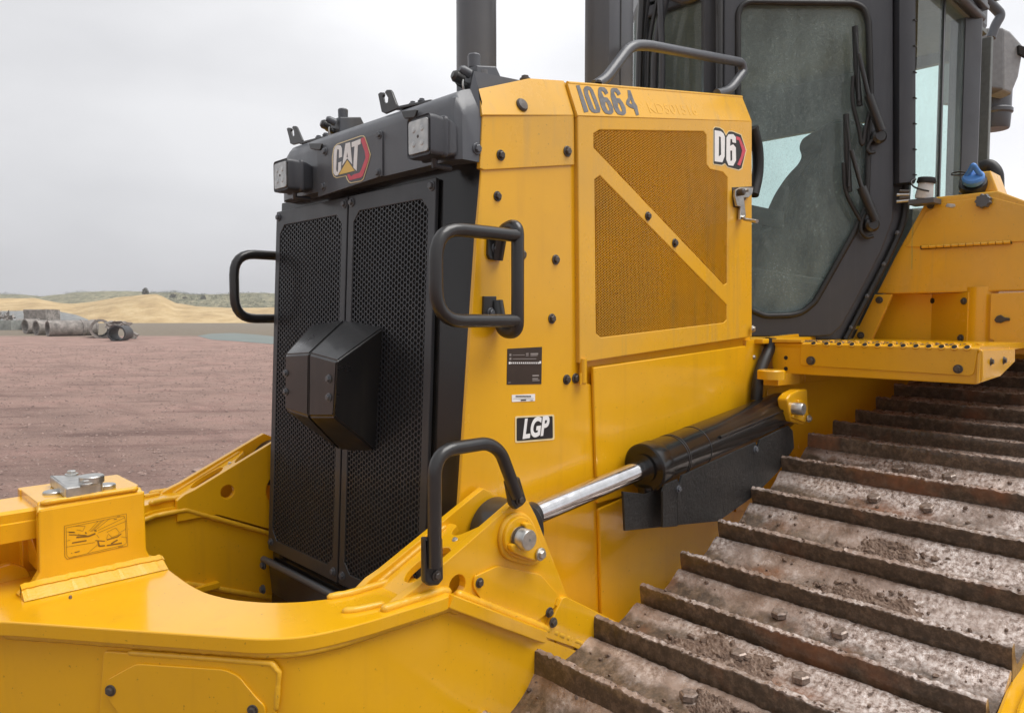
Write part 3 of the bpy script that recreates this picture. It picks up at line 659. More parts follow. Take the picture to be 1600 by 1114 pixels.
def text(name,s,O,U,V,size,m,parent,shear=0,sx=1,th=.0006,bold=0):
    cu=bpy.data.curves.new('t','FONT'); cu.body=s; cu.size=size; cu.shear=shear; cu.align_x='CENTER'; cu.align_y='CENTER'; cu.extrude=th/2; cu.offset=bold
    N=U.cross(V); M=Matrix((U*sx,V,N)).transposed().to_4x4(); M.translation=O
    return fromcurve(name,cu,m,parent,M,0)
UX=Vector((1,0,0)); UZ=Vector((0,0,1))
Uc=Vector((1,0,.158)).normalized(); Vc=(-NCH).cross(Uc).normalized(); Vc=Vc if Vc.z>0 else -Vc
o=hit((CHL[0]+NCH*.0004,CHL[1]),1052,172); text('faded_number','KD501516',o,Uc,Vc,.052,GHOST,door,sx=1.25)
# stickers on side plate
SPL=YP(1.417)
n3=plate('serial_plate',hits((SPL[0]+NY*.0012,SPL[1]),[(793,545),(847,542),(846,600),(792,601)]),.001,BACK,BROWN,sp_,bev=0)
def bars(quads,m,parent,off,pl=SPL):
    for q in quads:
        x0,y0,x1,y1=q; plate('print',hits((pl[0]+NY*off,pl[1]),[(x0,y0),(x1,y0-.3),(x1,y1-.3),(x0,y1)]),.0004,BACK,m,parent,bev=0)
DG=plain('print_grey',(.33,.30,.28),.5); 
bars([(795,565.5,798,569),(843,564.5,845.5,568.2)]+[(799+i*3,566,800.6+i*3,568.6) for i in range(15)],DWHITE,n3,.0022)
bars([(796,553,799,556.5),(796,559,799,562.5),(801,560.5,838,561.3),(801,554.5,820,555.2),(822,552,826,553.5),(822,555,826,556.2),(829,552,841,554),(829,555,840,556.2),(832,586,842,588),(832,591,841,592.5),(832,594,843,595.2),(794,597.5,798,598.3)],DG,n3,.0022)
n4=plate('sticker',hits((SPL[0]+NY*.0012,SPL[1]),[(800,617),(836,615.5),(836,626.5),(800,628)]),.001,BACK,DWHITE,sp_,bev=0,r=.002)
bars([(806+i*2.2,618.4,807.6+i*2.2,620.4) for i in range(11)]+[(802,622.6,834,622.9)]+[(814,624.3,822,626.2),(829,625.3,833,626)],DDARK,n4,.0022)
n5=plate('model_badge',hits((SPL[0]+NY*.0015,SPL[1]),[(805,650.5),(866,647.5),(866.5,687),(805,692)]),.0012,BACK,DCREAM,sp_,bev=0,r=.007)
plate('badge_field',hits((SPL[0]+NY*.0022,SPL[1]),[(807.5,653),(863.5,650),(864,684.5),(807.5,689)]),.0008,BACK,DDARK,n5,bev=0,r=.005)
o=hit((SPL[0]+NY*.0032,SPL[1]),836,669); text('lettering','LGP',o,UX,UZ,.072,DWHITE,n5,shear=.22,sx=.80,bold=.0028)
# ---- near and far grab handles on the radiator guard
def grab(Yp,Yo,xb,x0,zt_,zb,r_,m,sgn):
    rt=tube('grab_handle',[(xb,Yp,zt_-.055),(xb,Yo-sgn*.0,zt_+.025) if False else (xb,Yp+ (Yo-Yp)*.25,zt_+.02),(xb,Yo,zt_+.03),(xb,Yo,zb-.03),(xb,Yp+(Yo-Yp)*.25,zb-.03),(xb,Yp,zb+.05)],r_,m,dozer,r=.04)
    tube('hand_loop',[(xb-.005,Yo,zt_),(x0,Yo,zt_),(x0,Yo,zb),(xb-.005,Yo,zb)],r_,m,rt,r=.075)
    return rt
YO=1.335; 
zt_=hit(YP(YO),700,353).z; zb_=hit(YP(YO),700,503).z; xb=hit(YP(1.415),775,388).x
x0=hit(YP(YO),681,430).x
gh=grab(1.412,YO,xb,x0,zt_-.006,zb_+.002,.0165,BLK,1)
for c in ((774,388),(767,489)):
    x,y=c; plate('mounting_tab',hits(YP(1.408),[(x-10,y-26),(x+9,y-26),(x+10,y+12),(x+3,y+19),(x-8,y+17),(x-11,y+10)]),.01,BACK,BLK,gh,bev=.002); bpx(YP(1.408),NY,[(x,y)],8,gh,BK)
YF=2.50; zt2=hit(YP(YF),400,398).z; zb2=hit(YP(YF),400,498).z; x2=hit(YP(YF),366,440).x
grab(2.44,YF,1.36,x2,zt2,zb2,.0165,BLK,-1)
# ---- hand rail on the hood
HR=YP(1.50)
rail=tube('hand_rail',hits(HR,[(930,134),(946,124),(985,72),(1010,71),(1158,98),(1162,112),(1140,142),(1120,147)]),.0175,BLKV,dozer,r=.06)
bpx((Vector((0,0,zt(1.75)+.005)),Vector((0,0,1))),(0,0,1),[(935,130)],6,rail)
# ---- exhaust and intake stacks
def stack(pxc,wpx,Yv,z0,z1,name):
    c=hit(YP(Yv),pxc,300); d=(c-CAM).dot(FW); r_=wpx*d/F/2; base=Vector((c.x,c.y,z0)); return base,r_
b_,r_=stack(745,62,YC,2.30,0,''); ex=lathe('exhaust_stack',[(r_*1.15,0),(r_*1.15,.05),(r_,.06),(r_,.9),(r_*.93,.9),(r_*.93,.6)],b_,(0,0,1),BLKV,dozer,seg=40)
b_,r_=stack(950,74,1.62,2.40,0,'')
st=box('intake_stack',(b_.x-r_*.9,b_.y-r_*.75,2.38),(b_.x+r_*.9,b_.y+r_*.75,3.4),BLKV,dozer,bev=.03)
tube('seam',[(b_.x-r_*.2,b_.y-r_*.75-.001,2.45),(b_.x-r_*.2,b_.y-r_*.75-.001,3.4)],.003,BLK,st,res=1)

# ------------------------------------------------------------------ push frame (front C-frame)
ZT=1.15; MIR=lambda p:Vector((p[0],2*YC-p[1],p[2]))
near_out=[(.13,1.83),(.266,1.732),(.44,1.504),(.60,1.295),(.655,1.252),(.716,1.234),(.80,1.224),(1.0,1.215)]
near_in=[(1.0,1.385),(.90,1.375),(.82,1.372),(.742,1.41),(.69,1.455),(.645,1.52),(.618,1.60),(.612,1.68),(.614,1.80),(.618,1.87)]
half=[Vector((x,y,ZT)) for x,y in near_out+near_in]
pf=plate('push_frame',fillet(half,.03,3)+[MIR(p) for p in reversed(fillet(half,.03,3))],.030,(0,0,-1),YEL,dozer,bev=.003)
def bead(name,pts,r_,parent,m=None):
    """weld bead: a rippled strip of fillet metal"""
    pts=[Vector(p) for p in pts]; dense=[]
    for a,b in zip(pts,pts[1:]):
        n=max(1,int((b-a).length/.006)); dense+= [a.lerp(b,i/n) for i in range(n)]
    dense.append(pts[-1]); V=[];Fc=[]; k=7
    for i,p in enumerate(dense):
        d=(dense[min(i+1,len(dense)-1)]-dense[max(i-1,0)]).normalized(); M=frame(d); rr=r_*(1+.10*noise.noise(p*60)+.16*noise.noise(p*170))
        if i in (0,len(dense)-1): rr*=.5
        for j in range(k): a=6.28318*j/k; V.append(p+M@Vector((math.cos(a)*rr,math.sin(a)*rr,0)))
    for i in range(len(dense)-1):
        for j in range(k): j2=(j+1)%k; Fc.append((i*k+j,i*k+j2,(i+1)*k+j2,(i+1)*k+j))
    Fc+= [tuple(reversed(range(k))),tuple(range((len(dense)-1)*k,len(dense)*k))]
    return meshobj(name,V,Fc,m or YELW,parent,smooth=True)
def topz(x): return ZT if x<1.0 else ZT-.575*(x-1.0)
def frame_side(m):     # m maps a near-side point to this side
    T=(lambda p:Vector(p)) if m>0 else (lambda p:MIR(p)); yd=Vector((0,m,0))
    # outer web under the flange
    wl=fillet([Vector(p) for p in ((.16,1.86,0),(.275,1.752,0),(.62,1.297,0),(.675,1.258,0),(.75,1.246,0),(1.0,1.238,0),(1.9,1.238,0))],.03,4,False)
    V=[];Fc=[]
    for p in wl:
        for z in (topz(p.x)-.022,.60): V.append(T((p.x,p.y,z))); V.append(T((p.x+.0,p.y+.02,z)))
    for i in range(len(wl)-1): a=i*4;b=a+4; Fc+=[(a,b,b+2,a+2),(a+1,a+3,b+3,b+1),(a,a+1,b+1,b),(a+2,b+2,b+3,a+3)]
    w=meshobj('outer_web',V,Fc,YEL,pf); fixn(w); autosmooth(w,30)
    bead('weld',[T((p.x,p.y-.004,topz(p.x)-.034)) for p in wl[3:] if p.x<1.5],.009,pf)
    # inner web
    wl=[(.63,1.87),(.627,1.68),(.66,1.53),(.72,1.455),(.80,1.40),(.90,1.392),(1.9,1.392)]; V=[];Fc=[]
    for x,y in wl:
        for z in (topz(x)-.022,topz(x)-.30): V.append(T((x,y,z))); V.append(T((x,y-.02,z)))
    for i in range(len(wl)-1): a=i*4;b=a+4; Fc+=[(a,b,b+2,a+2),(a+1,a+3,b+3,b+1),(a,a+1,b+1,b),(a+2,b+2,b+3,a+3)]
    w=meshobj('inner_web',V,Fc,YEL,pf); fixn(w); autosmooth(w,40)
    bead('weld',[T((x,y+.006,topz(x)-.036)) for x,y in wl[2:-1]]+[T((1.5,1.398,topz(1.5)-.036))],.009,pf)
    bead('weld',[T((x,y+.004,topz(x)-.285)) for x,y in wl[2:-1]]+[T((1.3,1.396,topz(1.3)-.285))],.010,pf)
    # bottom flange
    plate('bottom_flange',[T((.80,1.24,ZT-.30)),T((.80,1.42,ZT-.30)),T((1.0,1.415,ZT-.30)),T((1.0,1.24,ZT-.30))],.02,(0,0,-1),YEL,pf)
    # rear flange sloping down
    q=[T((1.0,1.215,ZT)),T((1.0,1.385,ZT)),T((1.7,1.385,topz(1.7))),T((1.7,1.262,topz(1.7))),T((1.40,1.262,topz(1.40))),T((1.26,1.217,topz(1.26)))]
    plate('rear_flange',q,.030,(0,0,-1),YEL,pf,bev=.003)
    # lug plates
    lug=[(.86,ZT-.07),(.86,ZT),(.885,ZT+.012),(.93,ZT+.028),(1.205,1.303),(1.235,1.316),(1.262,1.303),(1.29,1.26),(1.42,1.0),(1.47,.86),(1.0,ZT-.07)]
    hole=[(1.038+.024*math.cos(t*.4488),1.152+.024*math.sin(t*.4488)) for t in range(14)]
    o1=plate('lug_plate',[T((x,1.25,z)) for x,z in lug],.022,yd,YEL,pf,holes=[[T((x,1.25,z)) for x,z in hole]],bev=.002)
    fl=[(1.215+.07*math.cos(t*.4488)*.55,1.13+.05*math.sin(t*.4488)) for t in range(14)]
    lug2=[(.87,ZT-.07),(.87,ZT),(.895,ZT+.016)]+lug[3:]
    o2=plate('lug_plate',[T((x,1.383,z)) for x,z in lug2],.020,yd,YEL,pf,holes=[[T((x,1.383,z)) for x,z in hole],[T((x,1.383,z)) for x,z in fl]],bev=.002)
    WPz=lambda x:1.147+.474*(x-.882)-.012
    web=[(.89,1.262),(1.155,1.262),(1.150,1.285),(1.120,1.305),(1.098,1.322),(1.094,1.340),(1.106,1.352),(1.125,1.352),(1.125,1.385),(.89,1.385)]
    sl=[(.945,1.325),(.95,1.300),(.98,1.283),(1.02,1.283),(1.055,1.292),(1.062,1.310),(1.05,1.332),(1.01,1.345),(.97,1.345)]
    wb=plate('lug_web',fillet([T((x,y,WPz(x))) for x,y in web],.01,2),.018,(0,0,-1),YEL,pf,holes=[fillet([T((x,y,WPz(x))) for x,y in sl],.012,2)],bev=.002)
    bead('weld',[T((.90,1.274,WPz(.90)+.002)),T((1.14,1.274,WPz(1.14)+.002))],.006,pf); bead('weld',[T((.90,1.381,WPz(.90)+.002)),T((1.11,1.381,WPz(1.11)+.002))],.007,pf)
    bolt(T((1.085,1.315,WPz(1.085))),(-.4,0,.9),.007,wb,BZ)
    bead('weld',[T((.835,1.247,ZT+.004)),T((.99,1.247,ZT+.003)),T((1.015,1.247,ZT-.005))],.010,pf)
    bead('weld',[T((1.03,1.246,topz(1.03)+.004)),T((1.46,1.246,topz(1.46)+.004))],.011,pf)
    bead('weld',[T((.79,1.385,ZT+.003)),T((.84,1.372,ZT+.003)),T((.98,1.372,ZT+.003))],.009,pf)
    bead('weld',[T((.775,1.30,ZT+.002)),T((.80,1.285,ZT+.003)),T((.86,1.272,ZT+.003))],.008,pf)
    return T,o1
PX,PZ=1.262,1.207
def cylinder_set(m,label=None):
    T=(lambda p:Vector(p)) if m>0 else (lambda p:MIR(p))
    A=Vector(hit(YP(1.325),836,803)); B=Vector(hit(YP(1.325),1224,640)); d=(B-A).normalized()
    pin=Vector((PX,1.325,PZ)); 
    P=lambda t:A+d*t; L_=(B-A).length
    c0=(hit(YP(1.325),1006,733)-A).dot(d)
    fm=lambda v:Vector((v.x,v.y if m>0 else -v.y,v.z))
    dd=fm(d)
    cyl=lathe('lift_cylinder',[(.070,0),(.0755,.004),(.0755,.05),(.073,.055),(.0715,.06),(.0715,L_-c0-.03),(.067,L_-c0),(.045,L_-c0+.03)],T(P(c0)),dd,BLKG,dozer,seg=48)
    rod=lathe('rod',[(.0295,-.08),(.0295,c0+.02)],T(A),dd,CHROME,cyl,seg=40)
    lathe('gland',[(.044,-.004),(.044,.004),(.036,.006)],T(P(c0-.003)),dd,BLKG,cyl,seg=36)
    lathe('rod_collar',[(.034,-.1),(.034,-.004),(.032,0)],T(A),dd,BLK,cyl,seg=32)
    lathe('rod_eye',[(.080,-.052),(.084,-.048),(.084,.048),(.080,.052)],T(pin),(0,1,0),BLK,cyl,seg=48)
    for t in (.14,.15,.27): lathe('band',[(.0723,0),(.0723,.003)],T(P(c0+t)),dd,BLK,cyl,seg=40)
    # hard line along the barrel
    off=Vector((0,-.066,.030)); tube('hard_line',[T(P(c0+.33)+off),T(P(L_-.02)+off)],.006,BLKG,cyl,res=2)
    lathe('port_block',[(.03,0),(.03,.05),(.02,.06)],T(P(c0+.02)+Vector((0,0,-.06))),(0,0,-1),BLKG,cyl,seg=16)
    return cyl,P,c0,L_
T,o1=frame_side(1); frame_side(-1)
cyl,P,c0,L_=cylinder_set(1); cylinder_set(-1)
# near lug dressing
LG=YP(1.25); kz=dict(s=.1625,ox=640,oy=760)
plate('boss',hits(YP(1.238),zz([(875,520),(885,430),(915,350),(970,285),(1040,252),(1110,255),(1160,290),(1200,350),(1270,560),(1300,690),(1240,745),(1180,762),(1060,740),(950,705),(895,640)],.1625,640,760)),.014,BACK,YELW,o1,bev=.005,r=.01)
plate('boss',hits(YP(1.228),zz([(915,520),(925,440),(955,370),(1010,310),(1070,285),(1130,300),(1175,350),(1240,560),(1290,640),(1240,715),(1180,728),(1060,700),(980,660),(930,600)],.1625,640,760)),.012,BACK,YEL,o1,bev=.003,r=.01)
plate('retainer',hits(YP(1.212),zz([(982,600),(985,565),(1012,550),(1060,570),(1190,500),(1120,400),(1108,365),(1135,345),(1180,355),(1215,420),(1300,620),(1300,690),(1240,715),(1190,710),(1010,640)],.1625,640,760)),.016,BACK,YEL,o1,bev=.003,r=.006)
pc=hit(YP(1.205),820.5,842); pin=lathe('pin',[(.0245,-.03),(.0245,.012),(.0225,.015),(.004,.015),(.003,.012)],pc,NY,ZINC,o1,seg=32)
lathe('pin_groove',[(.027,0),(.027,.006)],pc+Vector((0,.018,0)),NY,BOLT,o1,seg=28)
bolt(hit(YP(1.208),844.5,865.5),NY,.0155,o1,BZ)
cv=plate('cover_plate',hits(YP(1.243),[(741,908),(743,900),(779,883.5),(845,897),(880,938),(833,976),(815,974),(761,951),(741,918)]),.007,BACK,YEL,pf,bev=.0015,r=.012)
bpx(YP(1.243),NY,[(749,910),(858,956)],8,cv)
cv=plate('cover_plate',hits(YP(1.236),[(851,992),(879,934),(885,932),(960,969),(1010,1000),(1000,1060),(897,1011),(853,996)]),.014,BACK,YEL,pf,bev=.002,r=.006)
bpx(YP(1.236),NY,[(864,972)],8,cv)
ta=hit(YP(1.236),886,933); plate('arm_web',[ta+Vector((-.03,.010,.004)),ta+(hit(YP(1.236),962,971)-ta)*2.2+Vector((0,.010,-.004)),ta+(hit(YP(1.236),962,971)-ta)*2.2+Vector((0,.010,-.3)),ta+Vector((-.03,.010,-.3))],.01,BACK,YEL,pf); ta=hit(YP(1.236),886,933); tb=hit(YP(1.236),962,971); tb=ta+(tb-ta)*2.2; plate('arm_top',[ta+Vector((-.03,.004,.006)),ta+Vector((-.03,.16,.006)),tb+Vector((0,.16,0)),tb+Vector((0,.004,0))],.02,(0,0,-1),YEL,pf)
# foot step handle on the push arm
SH=YP(1.222)
sh_=tube('step_handle',hits(SH,[(679,885),(679,705),(762,692),(782,705),(808,775)]),.0150,BLK,pf,r=.055)
plate('handle_foot',hits(YP(1.226),[(664,840),(693,840),(694,905),(686,915),(672,916),(664,910)]),.018,BACK,BLK,sh_,bev=.006,r=.004)
plate('handle_foot',hits(YP(1.226),[(793,752),(813,745),(824,782),(818,790),(807,797),(800,790)]),.018,BACK,BLK,sh_,bev=.006,r=.004)
bpx(YP(1.224),NY,[(682,899),(812,781)],8,sh_)
# patch panel on the nose web
d0=Vector((.275,1.752,0)); d1=Vector((.62,1.297,0)); dn=(d1-d0).normalized(); nrm=Vector((dn.y,-dn.x,0)); nrm=nrm if nrm.dot(Vector((-1,-1,0)))>0 else -nrm
DPn=(d0+nrm*.008,nrm); pt=plate('patch_panel',hits(DPn,[(161,1017),(425,1036),(432,1047),(429,1180),(150,1180)]),.008,-nrm,YEL,pf,bev=.002,r=.01)
DP2=(d0+nrm*.013,nrm); pt2=plate('inspection_cover',hits(DP2,[(166,1062),(212,1037),(350,1046),(372,1056),(402,1092),(414,1103),(414,1180),(230,1180),(164,1085)]),.005,-nrm,YEL,pf,bev=.0015,r=.01)
bpx(DP2,nrm,[(173,1078),(395,1109)],9,pt2)
bead('weld',hits((d0+nrm*.004,nrm),[(200,1019),(300,1026),(425,1036),(436,1050),(431,1110)]),.006,pf)
# pitch link block on the nose
blk=plate('mounting_block',hits(YP(1.85),[(60,797),(226,768),(229,858),(234,868),(253,875),(256,890),(39,949),(29,930),(50,915),(62,895)]),.028,BACK,YEL,pf,bev=.004)
plate('block_bevel',[(.358,1.85,1.328),(.578,1.85,1.328),(.572,1.868,1.346),(.364,1.868,1.346)],.02,(0,.7,-.7),YELW,blk,bev=.002)
plate('block_top',[(.362,1.866,1.346),(.562,1.866,1.346),(.578,1.90,1.346),(.578,2.06,1.346),(.362,2.06,1.346)],.024,(0,0,-1),YEL,blk,bev=.003)
plate('block_wall',[(.36,2.06,1.14),(.36,2.06,1.345),(.578,2.06,1.345),(.578,2.06,1.14)],.028,(0,-1,0),YEL,blk,bev=.003)
plate('block_end',[(.577,1.853,1.14),(.577,1.853,1.32),(.577,1.875,1.342),(.577,2.05,1.342),(.577,2.05,1.14)],.02,(-1,0,0),YEL,blk,bev=.003)
lo_=loft('block_weld',[[Vector((x,1.850,1.152+.028*k)),Vector((x,1.812,1.1515)),Vector((x,1.85,1.149)),Vector((x,1.835,1.153+.02*k))] for x,k in [(.322,.9)]+[(.33+i*.0095,1+.12*noise.noise(Vector((i*1.3,0,0)))) for i in range(30)]+[(.613,.8)]],YELW,blk,smooth=0)
bead('weld',[(.365,1.858,1.345),(.565,1.858,1.345)],.006,blk)
# link bar running forward into the block
a1=hit(YP(1.885),0,806); a2=hit(YP(1.885),0,852)
bar_=loft('link_bar',[[Vector((x,1.885,a1.z)),Vector((x,1.893,a1.z+.006)),Vector((x,2.03,a1.z+.006)),Vector((x,2.03,a2.z)),Vector((x,1.893,a2.z)),Vector((x,1.885,a1.z-.022)),Vector((x,1.889,a1.z-.020))] for x in (-.25,.50)],YEL,pf,smooth=0)
plate('nose_cheek',[(.40,2.09,1.14),(.40,2.09,1.26),(.36,2.09,1.30),(.30,2.09,1.235),(.10,2.09,1.245),(.10,2.09,1.14)],.03,(0,1,0),YEL,pf,bev=.004,r=.02)
plate('nose_cheek',[(.37,1.985,1.14),(.36,1.985,1.17),(.33,1.985,1.19),(.15,1.985,1.16),(.15,1.985,1.14)],.02,(0,1,0),YEL,pf,bev=.003,r=.01)
plate('nose_gusset',[(.372,1.88,1.17),(.372,2.04,1.17),(.372,2.04,1.27)],.02,(1,0,0),YEL,blk,bev=.003)
# locking plate and bolts on the block
lk=plate('lock_plate',hits(ZP(1.372),zz([(198,160),(395,157),(414,175),(410,188),(262,210)],.3895,0,680)),.026,(0,0,-1),ZINC,blk,bev=.004,r=.006)
for q,r_,z0,z1 in (((213,222),.021,1.346,1.352),((425,195),.021,1.346,1.356),((367,160),.026,1.372,1.388)):
    c=hit(ZP(z1),*zz([q],.3895,0,680)[0]); lathe('washer',[(r_,z0-z1),(r_,-.002),(r_-.002,0)],c,(0,0,1),ZINC,lk,seg=32)
for q in ((287,158),(347,196)): bolt(hit(ZP(1.372),*zz([q],.3895,0,680)[0]),(0,0,1),.0145,lk,BZ)
# line drawing decal on the block
kd=dict(s=.09873,ox=80,oy=780); BP=YP(1.85)
def line(pts,w,parent,m=LINE,off=.0012,s=.09873,ox=80,oy=780):
    q=hits((BP[0]+NY*off,BP[1]),zz(pts,s,ox,oy))
    for a,b in zip(q,q[1:]):
        if (b-a).length<1e-5: continue
        t=(b-a).normalized().cross(Vector((0,1,0)))*w/2; yield [a-t,a+t,b+t,b-t]
V=[];Fc=[]
def addl(pts,w=.0010):
    w=.0008+(w-.001)*.6
    for q in line(pts,w,None): i=len(V); V.extend(q); Fc.append((i,i+1,i+2,i+3))
decalb=plate('pictogram',hits((BP[0]+NY*.0007,BP[1]),zz([(200,415),(1200,220),(1220,740),(240,950)],.09873,80,780)),.0005,BACK,YEL,blk,bev=0,r=.004)
for P_ in ([(210,420),(1190,225),(1210,735),(250,945),(215,900),(210,420)],[(235,450),(1150,262),(1170,300),(1190,690),(1150,720),(280,925),(250,890),(235,450)],[(240,510),(300,515),(380,525)],[(250,660),(300,640)],[(235,755),(690,680)],[(580,850),(740,710)],[(600,500),(740,350),(720,340)],[(620,510),(800,335)],[(640,510),(840,325)],[(680,500),(930,300)],[(740,490),(1160,290)],[(740,530),(1190,340)],[(1090,520),(1180,470)],[(1110,590),(1200,605)],[(380,420),(540,425),(500,500),(400,480)],[(880,520),(1020,450),(1080,520),(1060,560),(960,600),(900,540)],[(890,560),(880,630)],[(720,560),(760,610)]): addl(P_)
for P_,w in (([(280,520),(370,520)],.004),([(280,560),(370,560),(560,570)],.003),([(330,690),(560,650)],.0045),([(400,600),(600,580),(700,540)],.006),([(680,490),(720,500)],.004),([(540,520),(560,540)],.004),([(740,660),(760,740),(850,730)],.005),([(880,640),(1050,590),(1110,540)],.004),([(880,730),(1120,690)],.005),([(700,650),(850,660)],.003),([(950,700),(1050,640)],.005),([(370,840),(450,820)],.0035),([(315,852),(335,850)],.002),([(990,320),(1040,310)],.0025),([(1040,270),(1090,265)],.0015),([(1060,755),(1140,740)],.0015),([(340,908),(400,898)],.0015)): addl(P_,w)
meshobj('line_drawing',V,Fc,LINE,decalb)

# ------------------------------------------------------------------ cylinder guard, rear mount, hose
gd=plate('cylinder_guard',hits(YP(1.252),[(1036,768),(1040,757),(1059,749),(1062,758),(1066,743),(1181,691),(1184,700),(1188,687),(1232,665),(1239,673),(1241,700),(1215,738),(1178,775),(1123,814),(1060,820),(1058,822),(1036,824)]),.008,BACK,MAT_,dozer,bev=.001)
plate('guard_flange',hits(YP(1.295),[(974,768),(1010,772),(1045,756),(1045,822),(977,829)]),.008,BACK,MAT_,gd,bev=.001)
bpx(YP(1.252),NY,[(1060,764),(1180,702)],6,gd,BK)
V=hits(YP(1.2515),[(1058,765),(1059,765),(1060,820),(1058.5,820)]); plate('guard_seam',V,.001,BACK,DARK,gd,bev=0)
mt=plate('rear_mount',hits(YP(1.232),zz([(500,690),(540,640),(600,610),(680,600),(684,720),(690,820),(660,905),(640,912),(540,885),(520,800)],.1795,1140,500)),.040,BACK,YEL,dozer,bev=.006,r=.012)
plate('retainer',hits(YP(1.222),zz([(555,850),(560,822),(590,820),(640,800),(600,720),(605,695),(640,698),(665,760),(700,840),(690,885),(650,890)],.1795,1140,500)),.012,BACK,YEL,mt,bev=.003,r=.004)
pc=hit(YP(1.205),1251,639); lathe('pin',[(.0225,-.03),(.0225,.008),(.020,.012),(.004,.012)],pc,NY,ZINC,mt,seg=28)
bolt(hit(YP(1.215),1263.5,654),NY,.014,mt,BZ)
lathe('bushing',[(.05,0),(.05,.03),(.045,.034)],hit(YP(1.30),1205,592)-Vector((0,0,.0)),(0,0,1),YEL,mt,seg=28)
plate('mount_bridge',hits(YP(1.295),[(1216,583),(1250,583),(1250,600),(1216,603)]),.06,BACK,YEL,mt)
hull=plate('hull_plate',hits(YP(1.415),[(1166,532),(1420,500),(1420,760),(1150,800),(1160,640)]),.03,BACK,YEL,dozer)
plate('hull_cover',hits(YP(1.408),[(1200,607),(1262,597),(1298,594),(1306,668),(1306,700),(1240,740),(1190,690)]),.006,BACK,YEL,hull,bev=.0015)
bolt(hit(YP(1.415),1178,558),NY,.009,hull,BZ)
hose=tube('hose',hits(YP(1.385),[(1204,528),(1203,545),(1193,565),(1184,590),(1182,625)]),.022,RUB,dozer,r=.05)
# ------------------------------------------------------------------ step and deck
SX=XP(2.75)
stp=plate('step',hits(SX,[(1206,536),(1206,574),(1214,583),(1528,601),(1536,592),(1536,546)]),.012,(1,0,0),YEL,dozer,bev=.004,r=.012)
tr_=plate('step_tread',hits(XP(2.744),[(1251,537),(1250,569),(1253,571),(1517,587.5),(1522,583),(1527,545)]),.006,(1,0,0),YEL,stp,bev=.002,r=.012)
bpx(XP(2.744),NX,[(1267,563.5),(1497,576.5)],7,tr_)
zt0=1.641
def arcsec(y): return [Vector((2.744+.018*(1-math.cos(a)),y,zt0-.0+.010*(math.sin(a)-1)+.012)) for a in (0,.4,.8,1.2,1.5708)]+[Vector((3.5,y,zt0+.012)),Vector((3.5,y,zt0-.01)),Vector((2.75,y,zt0-.01))]
loft('step_deck',[arcsec(1.41),arcsec(.668)],YEL,stp)
for i in range(13):
    y=hit(XP(2.744),1271+i*(1511-1271)/12,545).y
    lathe('grip_hole',[(.0115,-.002),(.0115,.0035),(.0085,.0045),(.0075,.001)],Vector((2.7465,y,zt0+.0075)),(-.75,0,.66),YEL,tr_,seg=14)
    lathe('grip_void',[(.0080,-.001),(.0080,.0046)],Vector((2.7465,y,zt0+.0075)),(-.75,0,.66),DARK,tr_,seg=12)
for r_i in range(1,6):
    for i in range(13):
        y=hit(XP(2.744),1271+i*(1511-1271)/12,545).y+(.02 if r_i%2 else 0)
        lathe('grip_hole',[(.010,-.001),(.009,.004),(.006,.005),(.005,.001)],Vector((2.78+r_i*.06,y,zt0+.0125)),(0,0,1),YEL,tr_,seg=8) if r_i<4 else None
for q in ((1228,559),(1228,576)): lathe('bolt_hole',[(.008,0),(.008,.001)],hit(XP(2.7495),*q),NX,DARK,stp,seg=12)
a=hit(YP(.664),1531,600); 
sb=plate('end_bracket',hits(YP(.664),[(1533,547),(1586,545),(1586,565),(1563,588),(1530,599)]),.010,BACK,YEL,stp,bev=.002)
bpx(YP(.664),NY,[(1548,565),(1568,563)],6,sb)
plate('deck_edge',hits(XP(2.735),[(1176,529),(1252,531),(1252,535.5),(1176,535)]),.03,(1,0,0),YELW,stp)
box('deck',(2.68,1.38,1.645),(3.6,2.6,1.665),YEL,stp)
bolt(hit(YP(1.39),1176,514),(0.3,-1,0),.014,door,BZ)

box('fender',(3.5,.62,1.60),(5.1,1.42,1.640),YEL,stp,bev=.005)
box('rear_body',(4.55,.45,.45),(5.3,3.42,1.72),YEL,dozer,bev=.03)
# ------------------------------------------------------------------ cab
DC=3.15; CPm=(CAM+fh*DC,fh); cabp=lambda o:(CPm[0]+fh*o,CPm[1])
cab=plate('cab',hits(cabp(.03),[(1100,-75),(1427,-75),(1427,255),(1421,343),(1329,531),(1100,531)]),.05,fh,CABV,dozer,holes=[hits(cabp(.03),[(1150,10),(1172,-4),(1340,-2),(1360,15),(1366,172),(1352,235),(1350,312),(1336,362),(1277,474),(1256,495),(1236,501),(1190,502),(1150,480)])],bev=.006)
gl=[(1153,60),(1153,22),(1158,10),(1170,4),(1335,6),(1350,14),(1357,34),(1361,172),(1357,200),(1354,312),(1350,330),(1335,362),(1273,472),(1254,488),(1236,493),(1195,494),(1172,484),(1160,465),(1153,430)]
dr=plate('cab_door',hits(cabp(-.005),[(1131,-75),(1396,-75),(1397,300),(1396,343),(1378,392),(1333,479),(1314,511),(1299,524),(1280,526),(1131,526)]),.035,fh,CABV,cab,holes=[hits(cabp(-.005),gl)],bev=.006)
tube('window_gasket',[p for p in hits(cabp(-.004),gl)],.013,RUB,dr,r=.02,closed=True,res=4)
pane('door_glass',hits(cabp(.012),gl),GLASS,dr)
